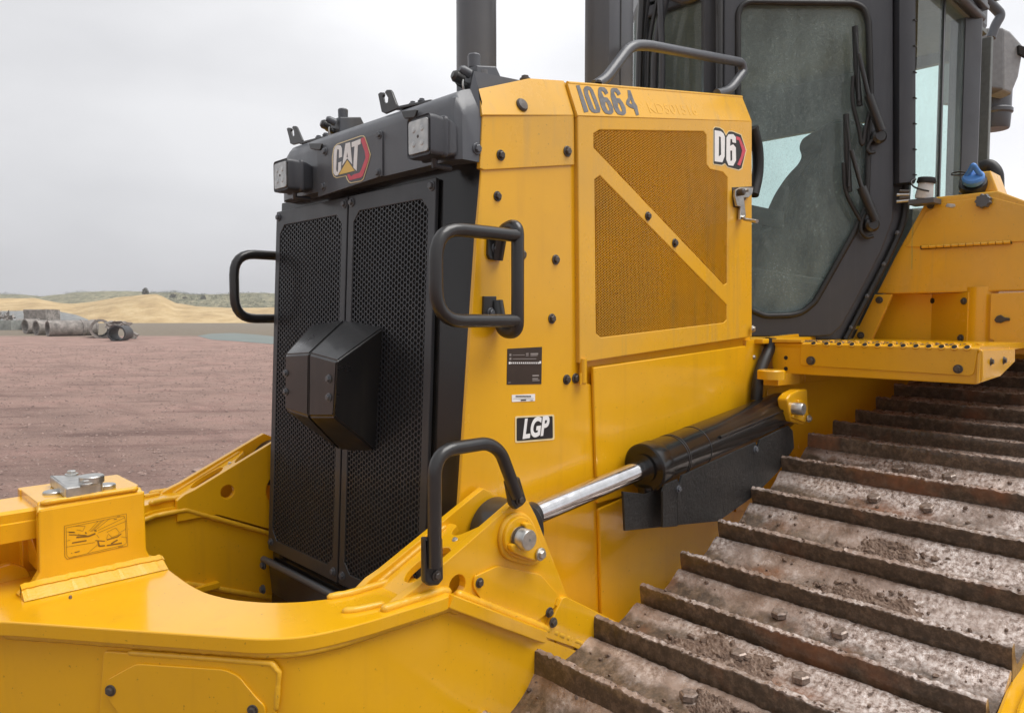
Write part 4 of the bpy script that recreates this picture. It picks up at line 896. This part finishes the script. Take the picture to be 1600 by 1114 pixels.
# hinge pillar
hp=hits(cabp(0),[(1398,-75),(1398,288)]); loft('door_hinge_post',[[p+RT*.0,p+RT*.004-fh*.03,p+RT*.03-fh*.042,p+RT*.066-fh*.036,p+RT*.078,p+RT*.078+fh*.04,p+fh*.04] for p in hp],CABV,cab,smooth=50)
ps=hits(cabp(-.008),[(1428,-75),(1428,285)]); loft('pillar_strip',[[p-RT*.028-fh*.02,p-RT*.004-fh*.02,p+RT*.004,p-RT*.028] for p in ps],BLK,cab,smooth=0)
for i in range(18): 
    p=ps[0].lerp(ps[1],(i+.5)/18); box('hinge_joint',p-RT*.029-fh*.022-Vector((0,0,.002)),p+RT*.003-fh*.018+Vector((0,0,.002)),DARK,cab,bev=0) if i%2 else None
# diagonal seal strip with rivets
tube('diagonal_seal',hits(cabp(.02),[(1416,290),(1414,343),(1389,400),(1320,530)]),.014,RUB,cab,r=.1)
bpx(cabp(.01),-fh,[(1402,364),(1381,413),(1355,463),(1330,512)],3.5,cab,BK)
# windshield part
WSX=2.86
ws=plate('front_frame',[(WSX,1.64,1.66),(WSX,1.64,3.3),(WSX,2.12,3.3),(WSX,2.12,1.66)],.05,(1,0,0),CABV,cab,holes=[[(WSX,1.70,1.8),(WSX,1.70,3.12),(WSX,2.07,3.12),(WSX,2.05,1.8)]],bev=.01)
pane('windshield',[(WSX+.02,1.68,1.78),(WSX+.02,1.68,3.14),(WSX+.02,2.10,3.14),(WSX+.02,2.10,1.78)],GLASS,cab)
tube('front_pillar',[(WSX-.01,1.70,1.7),(WSX-.01,1.70,3.4)],.022,CABV,cab)
tube('front_pillar',[hit(cabp(-.01),1124,528),hit(cabp(-.01),1124,-75)],.016,BLK,cab)
for i,(x0_,x1_,r_) in enumerate(((1003,1020,.012),(1012,1040,.010),(1022,1052,.018),(998,1006,.016),(1034,1030,.014))):
    tube('hose',[hit(XP(WSX-.06-.01*i),x0_,150),hit(XP(WSX-.06-.01*i),x0_+1,60+i*9),hit(XP(WSX-.06-.01*i),x1_,-60)],r_,BLK if i%2 else CABV,cab,r=.1)
tube('mirror_arm',[hit(XP(2.7),1046,-8),hit(XP(2.7),1075,3),hit(XP(2.7),1094,-6)],.02,BLK,cab,r=.05)
# roof, rear and far walls, floor
ZR=3.19
rp=[hit(cabp(.05),1115,0),hit(cabp(.05),1424,0)]
cabpoly=[Vector((2.86,1.62,0)),Vector((3.41,1.075,0)),Vector((4.36,1.075,0)),Vector((4.50,1.25,0)),Vector((4.50,2.72,0)),Vector((3.45,2.72,0)),Vector((2.86,2.12,0))]
plate('roof',[p+Vector((0,0,ZR+.16)) for p in cabpoly],.16,(0,0,-1),CABV,cab,bev=.02)
plate('roof_lining',[p+Vector((0,0,ZR-.002)) for p in cabpoly],.02,(0,0,-1),CABIN,cab)
floorpoly=[Vector(p) for p in ((2.88,1.66,0),(3.22,1.34,0),(4.48,1.34,0),(4.48,2.69,0),(3.46,2.69,0),(2.88,2.10,0))]
plate('floor',[p+Vector((0,0,1.69)) for p in floorpoly],.04,(0,0,-1),DARK,cab)
plate('far_wall',[(3.46,2.71,1.69),(4.49,2.71,1.69),(4.49,2.71,ZR),(3.46,2.71,ZR)],.03,(0,-1,0),CABIN,cab)
plate('far_door',[(2.87,2.13,1.69),(3.45,2.71,1.69),(3.45,2.71,ZR),(2.87,2.13,ZR)],.03,(.7,-.7,0),CABIN,cab,holes=[[(2.95,2.21,1.85),(3.37,2.63,2.1),(3.37,2.63,3.1),(2.95,2.21,3.1)]])
pane('far_glass',[(2.90,2.17,1.75),(3.43,2.70,1.75),(3.43,2.70,3.15),(2.90,2.17,3.15)],GLASS2,cab)
zc=hit(XP(4.47),1285,203).z; zl=hit(XP(4.47),1230,345).z
rw=plate('rear_wall',[(4.47,1.08,1.69),(4.47,2.71,1.69),(4.47,2.71,ZR),(4.47,1.08,ZR)],.04,(1,0,0),CABIN,cab,holes=[[(4.47,1.66,zl),(4.47,2.62,zl),(4.47,2.62,zc),(4.47,1.66,zc)],[(4.47,1.20,zl),(4.47,1.60,zl),(4.47,1.60,ZR-.08),(4.47,1.20,ZR-.08)]],bev=.004)
pane('rear_glass',[(4.49,1.1,zl-.05),(4.49,2.69,zl-.05),(4.49,2.69,ZR-.05),(4.49,1.1,ZR-.05)],GLASS2,cab)
# left side: glass, divider, rear post, roof rail
SGY=1.09
pane('side_glass',[(3.40,SGY,1.95),(4.30,SGY,1.95),(4.30,SGY,ZR),(3.40,SGY,ZR)],GLASS2,cab)
xq=hit(YP(SGY),1469,200).x; box('glass_divider',(xq-.008,SGY-.006,1.9),(xq+.012,SGY+.012,ZR),BLK,cab,bev=.001)
xa=hit(YP(SGY),1508,200).x; xb_=hit(YP(SGY),1530,200).x
loft('rear_post',[[Vector((xa-.06,SGY-.005,z)),Vector((xa+.02,SGY-.05,z)),Vector((xb_-.20,SGY-.05,z)),Vector((xb_-.17,SGY-.02,z)),Vector((xb_-.16,SGY+.10,z)),Vector((xa-.06,SGY+.06,z))] for z in (1.7,ZR+.05)],CABV,cab,smooth=40)
tube('roof_rail',[(3.42,SGY-.035,ZR+.0),(xb_-.17,SGY-.035,ZR+.0)],.022,CABV,cab)
for i,o_ in enumerate((.05,.10)): box('roof_groove',(3.42,SGY-.02-o_,ZR+.03+.03*i),(xb_-.17,SGY-o_+.01,ZR+.05+.03*i),CABV,cab)
lower=plate('side_lower_panel',[(3.62,SGY+.01,1.68),(4.46,SGY+.01,1.68),(4.46,SGY+.01,1.96),(3.62,SGY+.01,1.96)],.03,BACK,CABV,cab)
# seat
SPn=(CAM+fh*3.85,fh)
seat=plate('seat',hits(SPn,[(1360,520),(1361,200),(1340,187),(1305,187),(1287,196),(1281,212),(1287,226),(1280,240),(1262,258),(1240,290),(1225,325),(1218,350),(1190,365),(1180,420),(1180,520)]),.30,fh,SEAT,cab,bev=.02,r=.05)
plate('seat_cushion',hits((CAM+fh*3.7,fh),[(1170,415),(1260,430),(1330,440),(1335,520),(1160,520)]),.5,fh,SEAT,seat,bev=.04,r=.05)
box('armrest',hit((CAM+fh*3.55,fh),1168,345)-Vector((.2,.05,.02)),hit((CAM+fh*3.55,fh),1205,330)+Vector((.2,.05,.02)),SEAT,seat,bev=.02)
box('dashboard',(3.0,1.9,1.69),(3.35,2.7,2.15),DARK,cab,bev=.03)
# wipers
def wiper(b0,b1,arm,piv,hosep):
    w=tube('wiper',hits(cabp(-.05),arm),.009,BLK,cab,r=.03,res=3)
    tube('wiper_blade',hits(cabp(-.030),[b0,((b0[0]+b1[0])/2-1.5,(b0[1]+b1[1])/2),b1]),.012,RUB,w,res=3)
    tube('blade_bow',hits(cabp(-.045),[(b0[0]+1,b0[1]+10),(b0[0]+6,(b0[1]+b1[1])/2-10),(b0[0]+5,(b0[1]+b1[1])/2+20),(b1[0]-1,b1[1]-8)]),.005,BLK,w,r=.08,res=2)
    tube('arm_sleeve',hits(cabp(-.055),arm[-2:]),.019,BLK,w,res=4)
    lathe('pivot',[(.03,-.02),(.03,.02),(.02,.03)],hit(cabp(-.02),*piv),-fh,BLK,w,seg=18)
    tube('washer_hose',hits(cabp(-.03),hosep),.0085,RUB,w,r=.06,res=3)
wiper((1336,42),(1343,166),[(1342,85),(1357,150),(1377,205)],(1371,215),[(1333,120),(1331,160),(1342,200),(1347,235),(1352,200),(1362,168)])
wiper((1322,179),(1327,300),[(1330,235),(1346,293),(1368,345)],(1360,352),[(1318,255),(1320,300),(1336,330),(1345,345)])
tube('washer_hose',hits(cabp(-.03),[(1360,320),(1346,345),(1344,362),(1355,372),(1364,369)]),.008,RUB,cab,r=.05,res=3)
tube('washer_hose',hits(cabp(-.03),[(1374,210),(1359,222),(1354,235),(1360,240),(1367,238)]),.007,RUB,cab,r=.03,res=3)
# rear box behind the cab
bx=YP(1.0)
ac=plate('filter_housing',hits((CAM+fh*4.6,fh),[(1524,44),(1566,43),(1569,48),(1568,140),(1530,136)]),.40,fh,plain('faded_charcoal',(.17,.175,.18),.5),dozer,bev=.01)
V1=hits((CAM+fh*4.6,fh),[(1566,43),(1579,49),(1600,73),(1592,120),(1581,147),(1567,141)]); plate('housing_side',V1,.35,fh,plain('grey_plastic',(.30,.31,.32),.5),ac,bev=.012)
plate('housing_vent',hits((CAM+fh*4.58,fh),[(1592,71),(1603,74),(1603,90),(1593,84)]),.02,fh,DARK,ac,bev=0)
c=hit((CAM+fh*4.8,fh),1552,203); lathe('housing_bowl',[(.085,0),(.09,.01),(.095,.09),(.105,.10),(.105,.12),(.095,.13),(.097,.3)],c,(0,0,1),BLKV,ac,seg=32)
gr_=tube('guard_rail',hits((CAM+fh*4.3,fh),[(1520,-30),(1536,-6),(1565,24),(1556,38),(1548,60)]),.026,BLKV,dozer,r=.03)
tube('mirror_rail',hits(YP(1.3),[(1426,30),(1462,58),(1470,55)]),.022,BLKV,cab,r=.02)

# ------------------------------------------------------------------ side console with filler caps
KX=XP(3.42); cons=plate('side_console',hits(KX,[(1370,458),(1399,400),(1443,321),(1463,308),(1559,298),(1602,314),(1720,362),(1720,452),(1602,454.5),(1393,459)]),.9,(1,0,0),YELD,dozer,bev=.006)
cp=plate('console_door',hits(XP(3.414),[(1416,386),(1446,331),(1459,326),(1468,317),(1525,310),(1549,308),(1602,322),(1720,362),(1720,370),(1602,377),(1440,386)]),.006,(1,0,0),YELD,cons,bev=.002)
bpx(XP(3.416),NX,[(1454,321)],5.5,cons)
kn=hit(XP(3.41),1538,315); V=[];Fc=[]; nseg=40
for h,rr in ((0,1),(.022,1),(.028,.88)):
    for k in range(nseg): a=6.28318*k/nseg; r_=.027*rr*(1+.09*math.cos(a*9)); V.append(kn+Vector((-h,math.cos(a)*r_,math.sin(a)*r_)))
for i in range(2):
    for k in range(nseg): k2=(k+1)%nseg; Fc.append((i*nseg+k,i*nseg+k2,(i+1)*nseg+k2,(i+1)*nseg+k))
Fc.append(tuple(range(2*nseg,3*nseg))); kno=meshobj('knob',V,Fc,BLKV,cons); fixn(kno); autosmooth(kno,35)
plate('door_latch',hits(XP(3.412),[(1477,322),(1480,318),(1492,319),(1493,323),(1488,325),(1478,324)]),.006,(1,0,0),ZINC,cons,bev=.002)
plate('hinge_recess',hits(XP(3.4125),[(1437.5,384.5),(1580,376.5),(1581,381),(1438.5,390)]),.003,(1,0,0),DARK,cons,bev=0)
for i in range(12):
    a=hit(XP(3.408),1440.5+i*11.6,386.3-i*.66); b=hit(XP(3.408),1451+i*11.6,385.8-i*.66); tube('hinge_knuckle',[a,b],.0068,YELD,cons,res=3)
# bay under the console
plate('corner_plate',hits(XP(3.405),[(1367,460),(1394,460),(1361,533),(1331,533)]),.02,(1,0,0),YELD,cons,bev=.002)
bpx(XP(3.405),NX,[(1374,469),(1345,524)],5.5,cons)
e1=hits(XP(3.52),[(1380,459),(1456,459),(1456,545),(1358,545)]); plate('bay_wall',e1,.02,(1,0,0),YEL,cons)
w1=hit(XP(3.52),1456,459); w2=hit(XP(3.41),1513,458)
q=[Vector((w1.x,w1.y,w1.z)),Vector((w2.x,w2.y,w1.z)),Vector((w2.x,w2.y,1.64)),Vector((w1.x,w1.y,1.64))]
bw=plate('bay_wall',q,.02,(1,.3,0),YEL,cons)
bpl=(q[0]-(q[1]-q[0]).cross(Vector((0,0,1))).normalized()*0,(q[1]-q[0]).cross(Vector((0,0,1))).normalized()); nb_=bpl[1] if bpl[1].dot(CAM-q[0])>0 else -bpl[1]
bpx((q[0]+nb_*.002,nb_),nb_,[(1506,470.6),(1501,528)],5.5,bw)
lathe('slot',[(.012,0),(.012,.002)],hit((q[0]+nb_*.001,nb_),1457,470),nb_,DARK,bw,seg=12)
colc=hit(XP(3.47),1531,500); lathe('corner_column',[(.062,0),(.062,.27)],Vector((colc.x,colc.y,1.60)),(0,0,1),YEL,cons,seg=48)
pn=plate('access_panel',hits(XP(3.40),[(1548,459),(1720,452),(1720,545),(1553,545),(1553,532),(1546,529)]),.012,(1,0,0),YELD,cons,bev=.002,r=.004)
box('access_void',hit(XP(3.45),1549,546)-Vector((0,.03,0)),hit(XP(3.5),1549,520)+Vector((.3,.03,0)),DARK,pn)
plate('panel_latch',hits(XP(3.39),[(1553,500),(1557,494),(1563,492),(1569,496),(1577,497),(1577,501),(1570,502),(1563,505),(1556,504)]),.012,(1,0,0),BOLT,pn,bev=.003)
# blue cap on its neck
nk=plate('filler_neck',hits(XP(3.50),[(1498,300),(1505,272),(1547,267),(1560,300)]),.16,(1,0,0),YELD,cons,bev=.006)
c=hit(XP(3.48),1520,286); ax_=Vector((-.75,-.1,.62)).normalized()
lathe('filler_bowl',[(.045,-.04),(.052,-.01),(.050,.006),(.04,.008)],c,ax_,RUB,nk,seg=32)
c2=hit(XP(3.45),1521,279); bc=lathe('blue_cap',[(.036,-.016),(.040,-.010),(.040,.008),(.034,.016),(.012,.020)],c2,ax_,BLUE,nk,seg=28)
tube('cap_grip',[c2+ax_*.01+Vector((0,.025,.004)),c2+ax_*.035+Vector((0,.006,.012)),c2+ax_*.045+Vector((0,-.002,.022)),c2+ax_*.035+Vector((0,-.010,.012)),c2+ax_*.01+Vector((0,-.028,.0))],.010,BLUE,bc,r=.012,res=4)
tube('cap_tether',hits(XP(3.44),[(1515,271),(1500,268),(1487,271),(1487,274),(1498,274),(1510,273)]),.003,RUB,bc,r=.01,res=2)
tube('overflow_hose',hits(XP(3.75),[(1533,262),(1546,258),(1557,270),(1558,305)]),.028,RUB,nk,r=.06)
# white reservoir
c=hit(XP(3.36),1444,306); ax2=Vector((0,-.12,1)).normalized()
rs=lathe('reservoir',[(.032,-.012),(.034,0),(.030,.03),(.028,.055)],c,ax2,WPLA,cons,seg=28)
lathe('reservoir_cap',[(.034,.050),(.036,.056),(.033,.072),(.028,.074)],c,ax2,RUB,rs,seg=28)
tube('cap_tether',[c+Vector((-.01,.03,.07)),c+Vector((-.03,.045,.06)),c+Vector((-.04,.03,.035)),c+Vector((-.045,0,.02)),c+Vector((-.04,-.03,.01))],.0035,RUB,rs,r=.02,res=2)
plate('reservoir_tray',[c+Vector((-.03,.05,-.014)),c+Vector((-.03,-.045,-.014)),c+Vector((.05,-.05,-.014)),c+Vector((.05,.05,-.014))],.022,(0,0,-1),BLKV,rs)
for k in range(4): tube('fitting',[c+Vector((-.02,.05,.02-k*.012)),c+Vector((-.03,.085+.01*(k%2),.025-k*.014))],.007,ZINC if k%2 else BOLT,rs,res=2)

# ------------------------------------------------------------------ tracks
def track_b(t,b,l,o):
    v=coords(t); at=nn(t,'ShaderNodeAttribute'); at.attribute_name='wear_sheen'  # mask for real wear and for wet sky sheen put into the colour
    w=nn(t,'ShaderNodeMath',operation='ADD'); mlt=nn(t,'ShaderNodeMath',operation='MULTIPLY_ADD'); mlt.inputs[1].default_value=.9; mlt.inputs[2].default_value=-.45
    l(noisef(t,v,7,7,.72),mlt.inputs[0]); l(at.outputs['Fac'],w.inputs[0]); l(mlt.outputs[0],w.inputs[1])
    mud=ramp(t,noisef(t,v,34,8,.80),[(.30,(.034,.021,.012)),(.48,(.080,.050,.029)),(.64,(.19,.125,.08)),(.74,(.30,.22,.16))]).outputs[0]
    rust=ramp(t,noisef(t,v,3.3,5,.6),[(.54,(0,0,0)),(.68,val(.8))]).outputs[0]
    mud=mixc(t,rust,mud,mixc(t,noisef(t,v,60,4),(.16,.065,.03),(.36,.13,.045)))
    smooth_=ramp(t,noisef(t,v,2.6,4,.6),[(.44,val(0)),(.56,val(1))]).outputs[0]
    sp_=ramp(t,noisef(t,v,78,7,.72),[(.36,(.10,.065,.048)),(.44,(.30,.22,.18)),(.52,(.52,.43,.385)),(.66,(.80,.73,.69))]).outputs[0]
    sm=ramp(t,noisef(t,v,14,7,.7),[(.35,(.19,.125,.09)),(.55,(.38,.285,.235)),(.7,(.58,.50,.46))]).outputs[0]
    steel=mixc(t,smooth_,sp_,sm)  # worn steel, paled with the sky's reflection on wet metal as colour
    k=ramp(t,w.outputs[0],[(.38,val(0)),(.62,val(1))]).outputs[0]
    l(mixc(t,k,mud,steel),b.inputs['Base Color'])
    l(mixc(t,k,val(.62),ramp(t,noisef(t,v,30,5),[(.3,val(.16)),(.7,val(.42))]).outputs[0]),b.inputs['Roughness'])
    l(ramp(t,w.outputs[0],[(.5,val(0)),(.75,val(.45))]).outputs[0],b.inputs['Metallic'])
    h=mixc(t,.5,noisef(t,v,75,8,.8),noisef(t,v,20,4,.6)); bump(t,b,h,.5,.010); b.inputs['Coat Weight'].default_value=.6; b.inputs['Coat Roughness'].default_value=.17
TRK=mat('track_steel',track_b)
def clod_b(t,b,l,o):
    v=coords(t); l(ramp(t,noisef(t,v,50,7,.75),[(.32,(.075,.045,.032)),(.5,(.19,.125,.09)),(.68,(.36,.27,.215))]).outputs[0],b.inputs['Base Color']); b.inputs['Roughness'].default_value=.8; bump(t,b,noisef(t,v,140,6,.8),.8,.006)
CLOD=mat('mud',clod_b)
path=[(1.02,.13),(.90,.31),(.87,.52),(.95,.70),(1.10,.845),(1.282,.934),(1.506,.954),(1.727,.980),(1.934,1.028),(2.15,1.086),(2.368,1.159),(2.589,1.240),(2.81,1.300),(3.04,1.325),(3.27,1.350),(3.50,1.388),(3.72,1.435),(3.94,1.49),(4.16,1.55),(4.38,1.60)]
YI,YO_=1.250,.385
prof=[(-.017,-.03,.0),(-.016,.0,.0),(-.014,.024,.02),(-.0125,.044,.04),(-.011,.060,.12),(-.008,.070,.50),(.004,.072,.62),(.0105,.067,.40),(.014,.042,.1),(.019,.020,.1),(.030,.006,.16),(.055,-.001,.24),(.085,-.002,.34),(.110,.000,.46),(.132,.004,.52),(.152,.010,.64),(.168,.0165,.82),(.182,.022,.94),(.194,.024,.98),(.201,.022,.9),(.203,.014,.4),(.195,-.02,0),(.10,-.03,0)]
def shoe(i,parent):
    a=Vector((path[i][0],0,path[i][1])); b=Vector((path[i+1][0],0,path[i+1][1])); d=(b-a); pl_=d.length; d.normalize(); n=Vector((-d.z,0,d.x)); k=min(1.06,pl_/.223)
    base=a-n*.071; NS=130; V=[];wear_sheen=[]
    for j in range(NS+1):
        f=j/NS; y=YI+(YO_-YI)*f
        for s_,h,w_ in prof:
            # ends are chamfered a little
            q=base+d*(s_*k)+n*h; q.y=y; q.z-=.014*f
            ns=noise.noise(Vector((q.x*9+i*3,y*9,h*9))); n2=noise.noise(Vector((q.x*45,y*(45 if s_>.02 else 70),i*2.3+h*40))); n3=noise.noise(Vector((y*190,h*100,i*1.7)))
            amp=.0016
            if .05<h and s_<.012: amp=.0042
            q+=n*(amp*.55*n2+.0030*ns+amp*.8*n3)+d*(amp*.8*n3+.0015*n2)
            V.append(q); 
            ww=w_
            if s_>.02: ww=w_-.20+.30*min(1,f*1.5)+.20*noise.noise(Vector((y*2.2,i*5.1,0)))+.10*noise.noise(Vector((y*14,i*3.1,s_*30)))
            wear_sheen.append(max(0,min(1,ww)))
    m=len(prof); Fc=[]
    for j in range(NS):
        for c in range(m): c2=(c+1)%m; Fc.append((j*m+c,(j+1)*m+c,(j+1)*m+c2,j*m+c2))
    Fc.append(tuple(range(m))); Fc.append(tuple(reversed(range(NS*m,NS*m+m))))
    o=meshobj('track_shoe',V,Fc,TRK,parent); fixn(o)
    at=o.data.attributes.new('wear_sheen','FLOAT','POINT'); at.data.foreach_set('value',wear_sheen)
    autosmooth(o,50)
    pts=[]
    for yy in (1.06,.905,.745,.60):
        p=base+d*(.148*k)+n*.010; p.y=yy; p.z-=.014*(YI-yy)/(YI-YO_); pts.append((p,n))
    return o,pts,base,d,n,k
tk=empty('track',(2.4,.82,0),dozer); tkf=empty('track',(2.4,2*YC-.82,0),dozer)
BT=boltmesh('bolt',plain('worn_bolt',(.26,.20,.165),.4,.15,.3,var=.5,sc=120),False)
info=[]
for i in range(len(path)-1):
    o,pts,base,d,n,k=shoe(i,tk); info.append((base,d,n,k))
    for j,(p,nn_) in enumerate(pts):
        if i in (8,9) : continue
        if j in (1,2) or (i in (4,14) and j==3): 
            bo=bolt(p-nn_*.009,nn_+Vector((.06,.05*(j-1.5),0)),.031,tk,BT)
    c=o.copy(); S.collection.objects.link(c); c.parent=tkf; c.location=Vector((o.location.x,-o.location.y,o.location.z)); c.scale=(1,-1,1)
# links, idler and frame under the shoes
for m,tt in ((1,tk),(-1,tkf)):
    T=(lambda p:Vector(p)) if m>0 else (lambda p:MIR(p))
    for yy in (.76,.88):
        pp=[T((x_-.0,yy,z_-.205)) for x_,z_ in path[5:]]; tube('link_chain',pp,.045,BOLT,tt,res=2)
    for c,r_ in (((1.30,.82,.47),.29),((1.6,.82,.22),.14),((2.0,.82,.22),.14),((2.4,.82,.22),.14),((2.8,.82,.22),.14),((3.2,.82,.22),.14),((4.1,.82,1.02),.36)):
        lathe('idler' if r_>.3 else 'roller',[(r_*.9,-.16),(r_,-.14),(r_,-.05),(r_*.9,-.04),(r_*.9,.04),(r_,.05),(r_,.14),(r_*.9,.16)],T(c),(0,1,0),BOLT,tt,seg=32)
    lo=T((1.2,.66,.28)); hi=T((3.6,.98,.58)); box('track_frame',(1.2,min(lo.y,hi.y),.28),(3.6,max(lo.y,hi.y),.58),YEL,tt,bev=.02)
    lo=T((.7,.39,.0)); hi=T((3.8,1.25,.05)); box('ground_run',(.75,min(lo.y,hi.y),.0),(3.9,max(lo.y,hi.y),.04),TRK,tt,bev=.01)
# yellow rock guard outboard of the track, bottom right of the view
gp=hits(ZP(.93),[(1540,1150),(1556,1113),(1577,1060),(1601,1002),(1640,930),(1760,930),(1760,1150)])
plate('outer_guard',gp,.12,(0,0,-1),YEL,tk,bev=.008)
q=hits(ZP(.945),[(1578,1150),(1590,1100),(1612,1050),(1640,1000),(1700,1000),(1700,1150)]); plate('guard_rib',q,.02,(0,0,-1),YEL,tk,bev=.006)
# side of the hull seen between the hood and the track
plate('hull_side',[(1.5,1.44,.25),(4.3,1.44,.25),(4.3,1.44,1.62),(2.60,1.44,1.62),(2.60,1.44,.62),(1.5,1.44,.62)],.03,BACK,YEL,dozer)
# mud packed on the shoes: loose stuff nobody could count
V=[];Fc=[]; r4=random.Random(21)
def clod(p,s):
    i=len(V); bm=bmesh.new(); bmesh.ops.create_icosphere(bm,subdivisions=1,radius=1)
    rot=Matrix.Rotation(r4.uniform(0,6.28),3,'Z')@Matrix.Rotation(r4.uniform(0,3),3,'X')
    for v in bm.verts:
        c=rot@Vector((v.co.x*s*1.25,v.co.y*s,v.co.z*s*.75)); c*=1+.35*noise.noise(v.co*1.3+p*40); V.append(p+c)
    for f_ in bm.faces: Fc.append(tuple(i+v.index for v in f_.verts))
    bm.free()
def onshoe(i,s_,y,up_=0): 
    base,d,n,k=info[i]; h=interp([(a,b) for a,b,c in prof[9:20]],s_); p=base+d*(s_*k)+n*(h+up_); p.y=y; p.z-=.014*(YI-y)/(YI-YO_); return p
def pile(i,y0,y1,s0,s1,N,smax):
    yc,yr=(y0+y1)/2,(y1-y0)/2; sc,sr=(s0+s1)/2,(s1-s0)/2; n=56; m_=30; off=len(V)
    for a_ in range(n+1):
        for b_ in range(m_+1):
            u=a_/n*2.4-1.2; w=b_/m_*2.4-1.2; q=math.sqrt(u*u+w*w)+.55*noise.noise(Vector((u*1.7+i*7,w*1.7,i)))+.25*noise.noise(Vector((u*5,w*5,i*2.1)))
            hh=max(-.004,min(.010,(1-q)*.020))
            if hh>0: hh+=.006*abs(noise.noise(Vector((u*9,w*6,i*1.3))))+.005*noise.noise(Vector((u*22,w*14,i*3.3)))
            V.append(onshoe(i,sc+w*sr,yc+u*yr,hh))
    for a_ in range(n):
        for b_ in range(m_): k_=off+a_*(m_+1)+b_; Fc.append((k_,k_+1,k_+m_+2,k_+m_+1))
    for _ in range(N//4):
        a=r4.uniform(0,6.28); q=r4.random()**.5*1.25; y=yc+math.cos(a)*q*yr; s_=sc+math.sin(a)*q*sr
        if noise.noise(Vector((y*14,s_*30,i)))<-.05: continue
        s=smax*(r4.random()**3*1.1+.15)
        clod(onshoe(i,s_,y,.3*s+(max(0,1-q))*.012),s)
pile(8,.62,.88,.03,.16,1300,.009); pile(9,.66,.90,.04,.16,1300,.009); pile(6,.80,1.08,.02,.17,1300,.008); pile(11,.80,.92,.10,.17,90,.009)
pile(10,.55,.7,.03,.1,60,.008); pile(5,.75,.9,.1,.18,90,.007)
for _ in range(900):
    i=r4.randrange(3,16); y=r4.uniform(.4,1.24); clod(onshoe(i,r4.choice([r4.uniform(.015,.05),r4.uniform(.02,.18)]),y,.002),r4.choice([.0025,.0035,.005,.007]))
for _ in range(700):
    i=r4.randrange(3,19); base,d,n,k=info[i]; y=r4.uniform(.39,1.24); p=base+n*(.071+r4.uniform(-.004,.002))+d*r4.uniform(-.006,.008); p.y=y; p.z-=.014*(YI-y)/(YI-YO_); clod(p,r4.choice([.002,.003,.004]))
for _ in range(260):      # grit on the step and deck
    y=r4.uniform(.75,1.4); clod(Vector((r4.uniform(2.75,2.95),y,1.655)),r4.choice([.0015,.0025,.004]))
tag(meshobj('mud_clods',V,Fc,CLOD),'clods of dried reddish mud and grit lying on the track shoes','mud',kind='stuff')
for q in ((110,933),(132,978),(87,950)):
    V=[];Fc=[]; p=hit(ZP(ZT+.002),*q); clod(p,.005 if q[0]==110 else .0025); 
    if q[0]==110: tag(meshobj('pebble',V,Fc,CLOD),'tiny dark pebble on the yellow push frame below the mounting block','pebble')

# ------------------------------------------------------------------ drizzle haze
hz=box('haze',(-260,-260,-1.2),(480,480,30),GRD,None,bev=0); hz.data.materials.clear()
hm=bpy.data.materials.new('haze'); hm.use_nodes=True; t=hm.node_tree; t.nodes.clear()
ho=nn(t,'ShaderNodeOutputMaterial'); hv=nn(t,'ShaderNodeVolumePrincipled'); hv.inputs['Color'].default_value=(.93,.94,.96,1); hv.inputs['Density'].default_value=HAZE; hv.inputs['Anisotropy'].default_value=.2
t.links.new(hv.outputs[0],ho.inputs['Volume']); hz.data.materials.append(hm); tag(hz,'pale damp haze over the whole yard','haze',kind='stuff')

# keep the tree at thing > part > sub-part: anything deeper hangs from its part
def depth(o):
    n=1
    while o.parent: o=o.parent; n+=1
    return n
for o in [o for o in S.collection.objects if o in WL]:
    if depth(o)>3:
        a=o
        while depth(a)>2: a=a.parent
        o['_part']=a.name
for o in [o for o in S.collection.objects if '_part' in o]:
    a=bpy.data.objects[o['_part']]; o.parent=a; o.location=WL[o]-WL[a]; del o['_part']
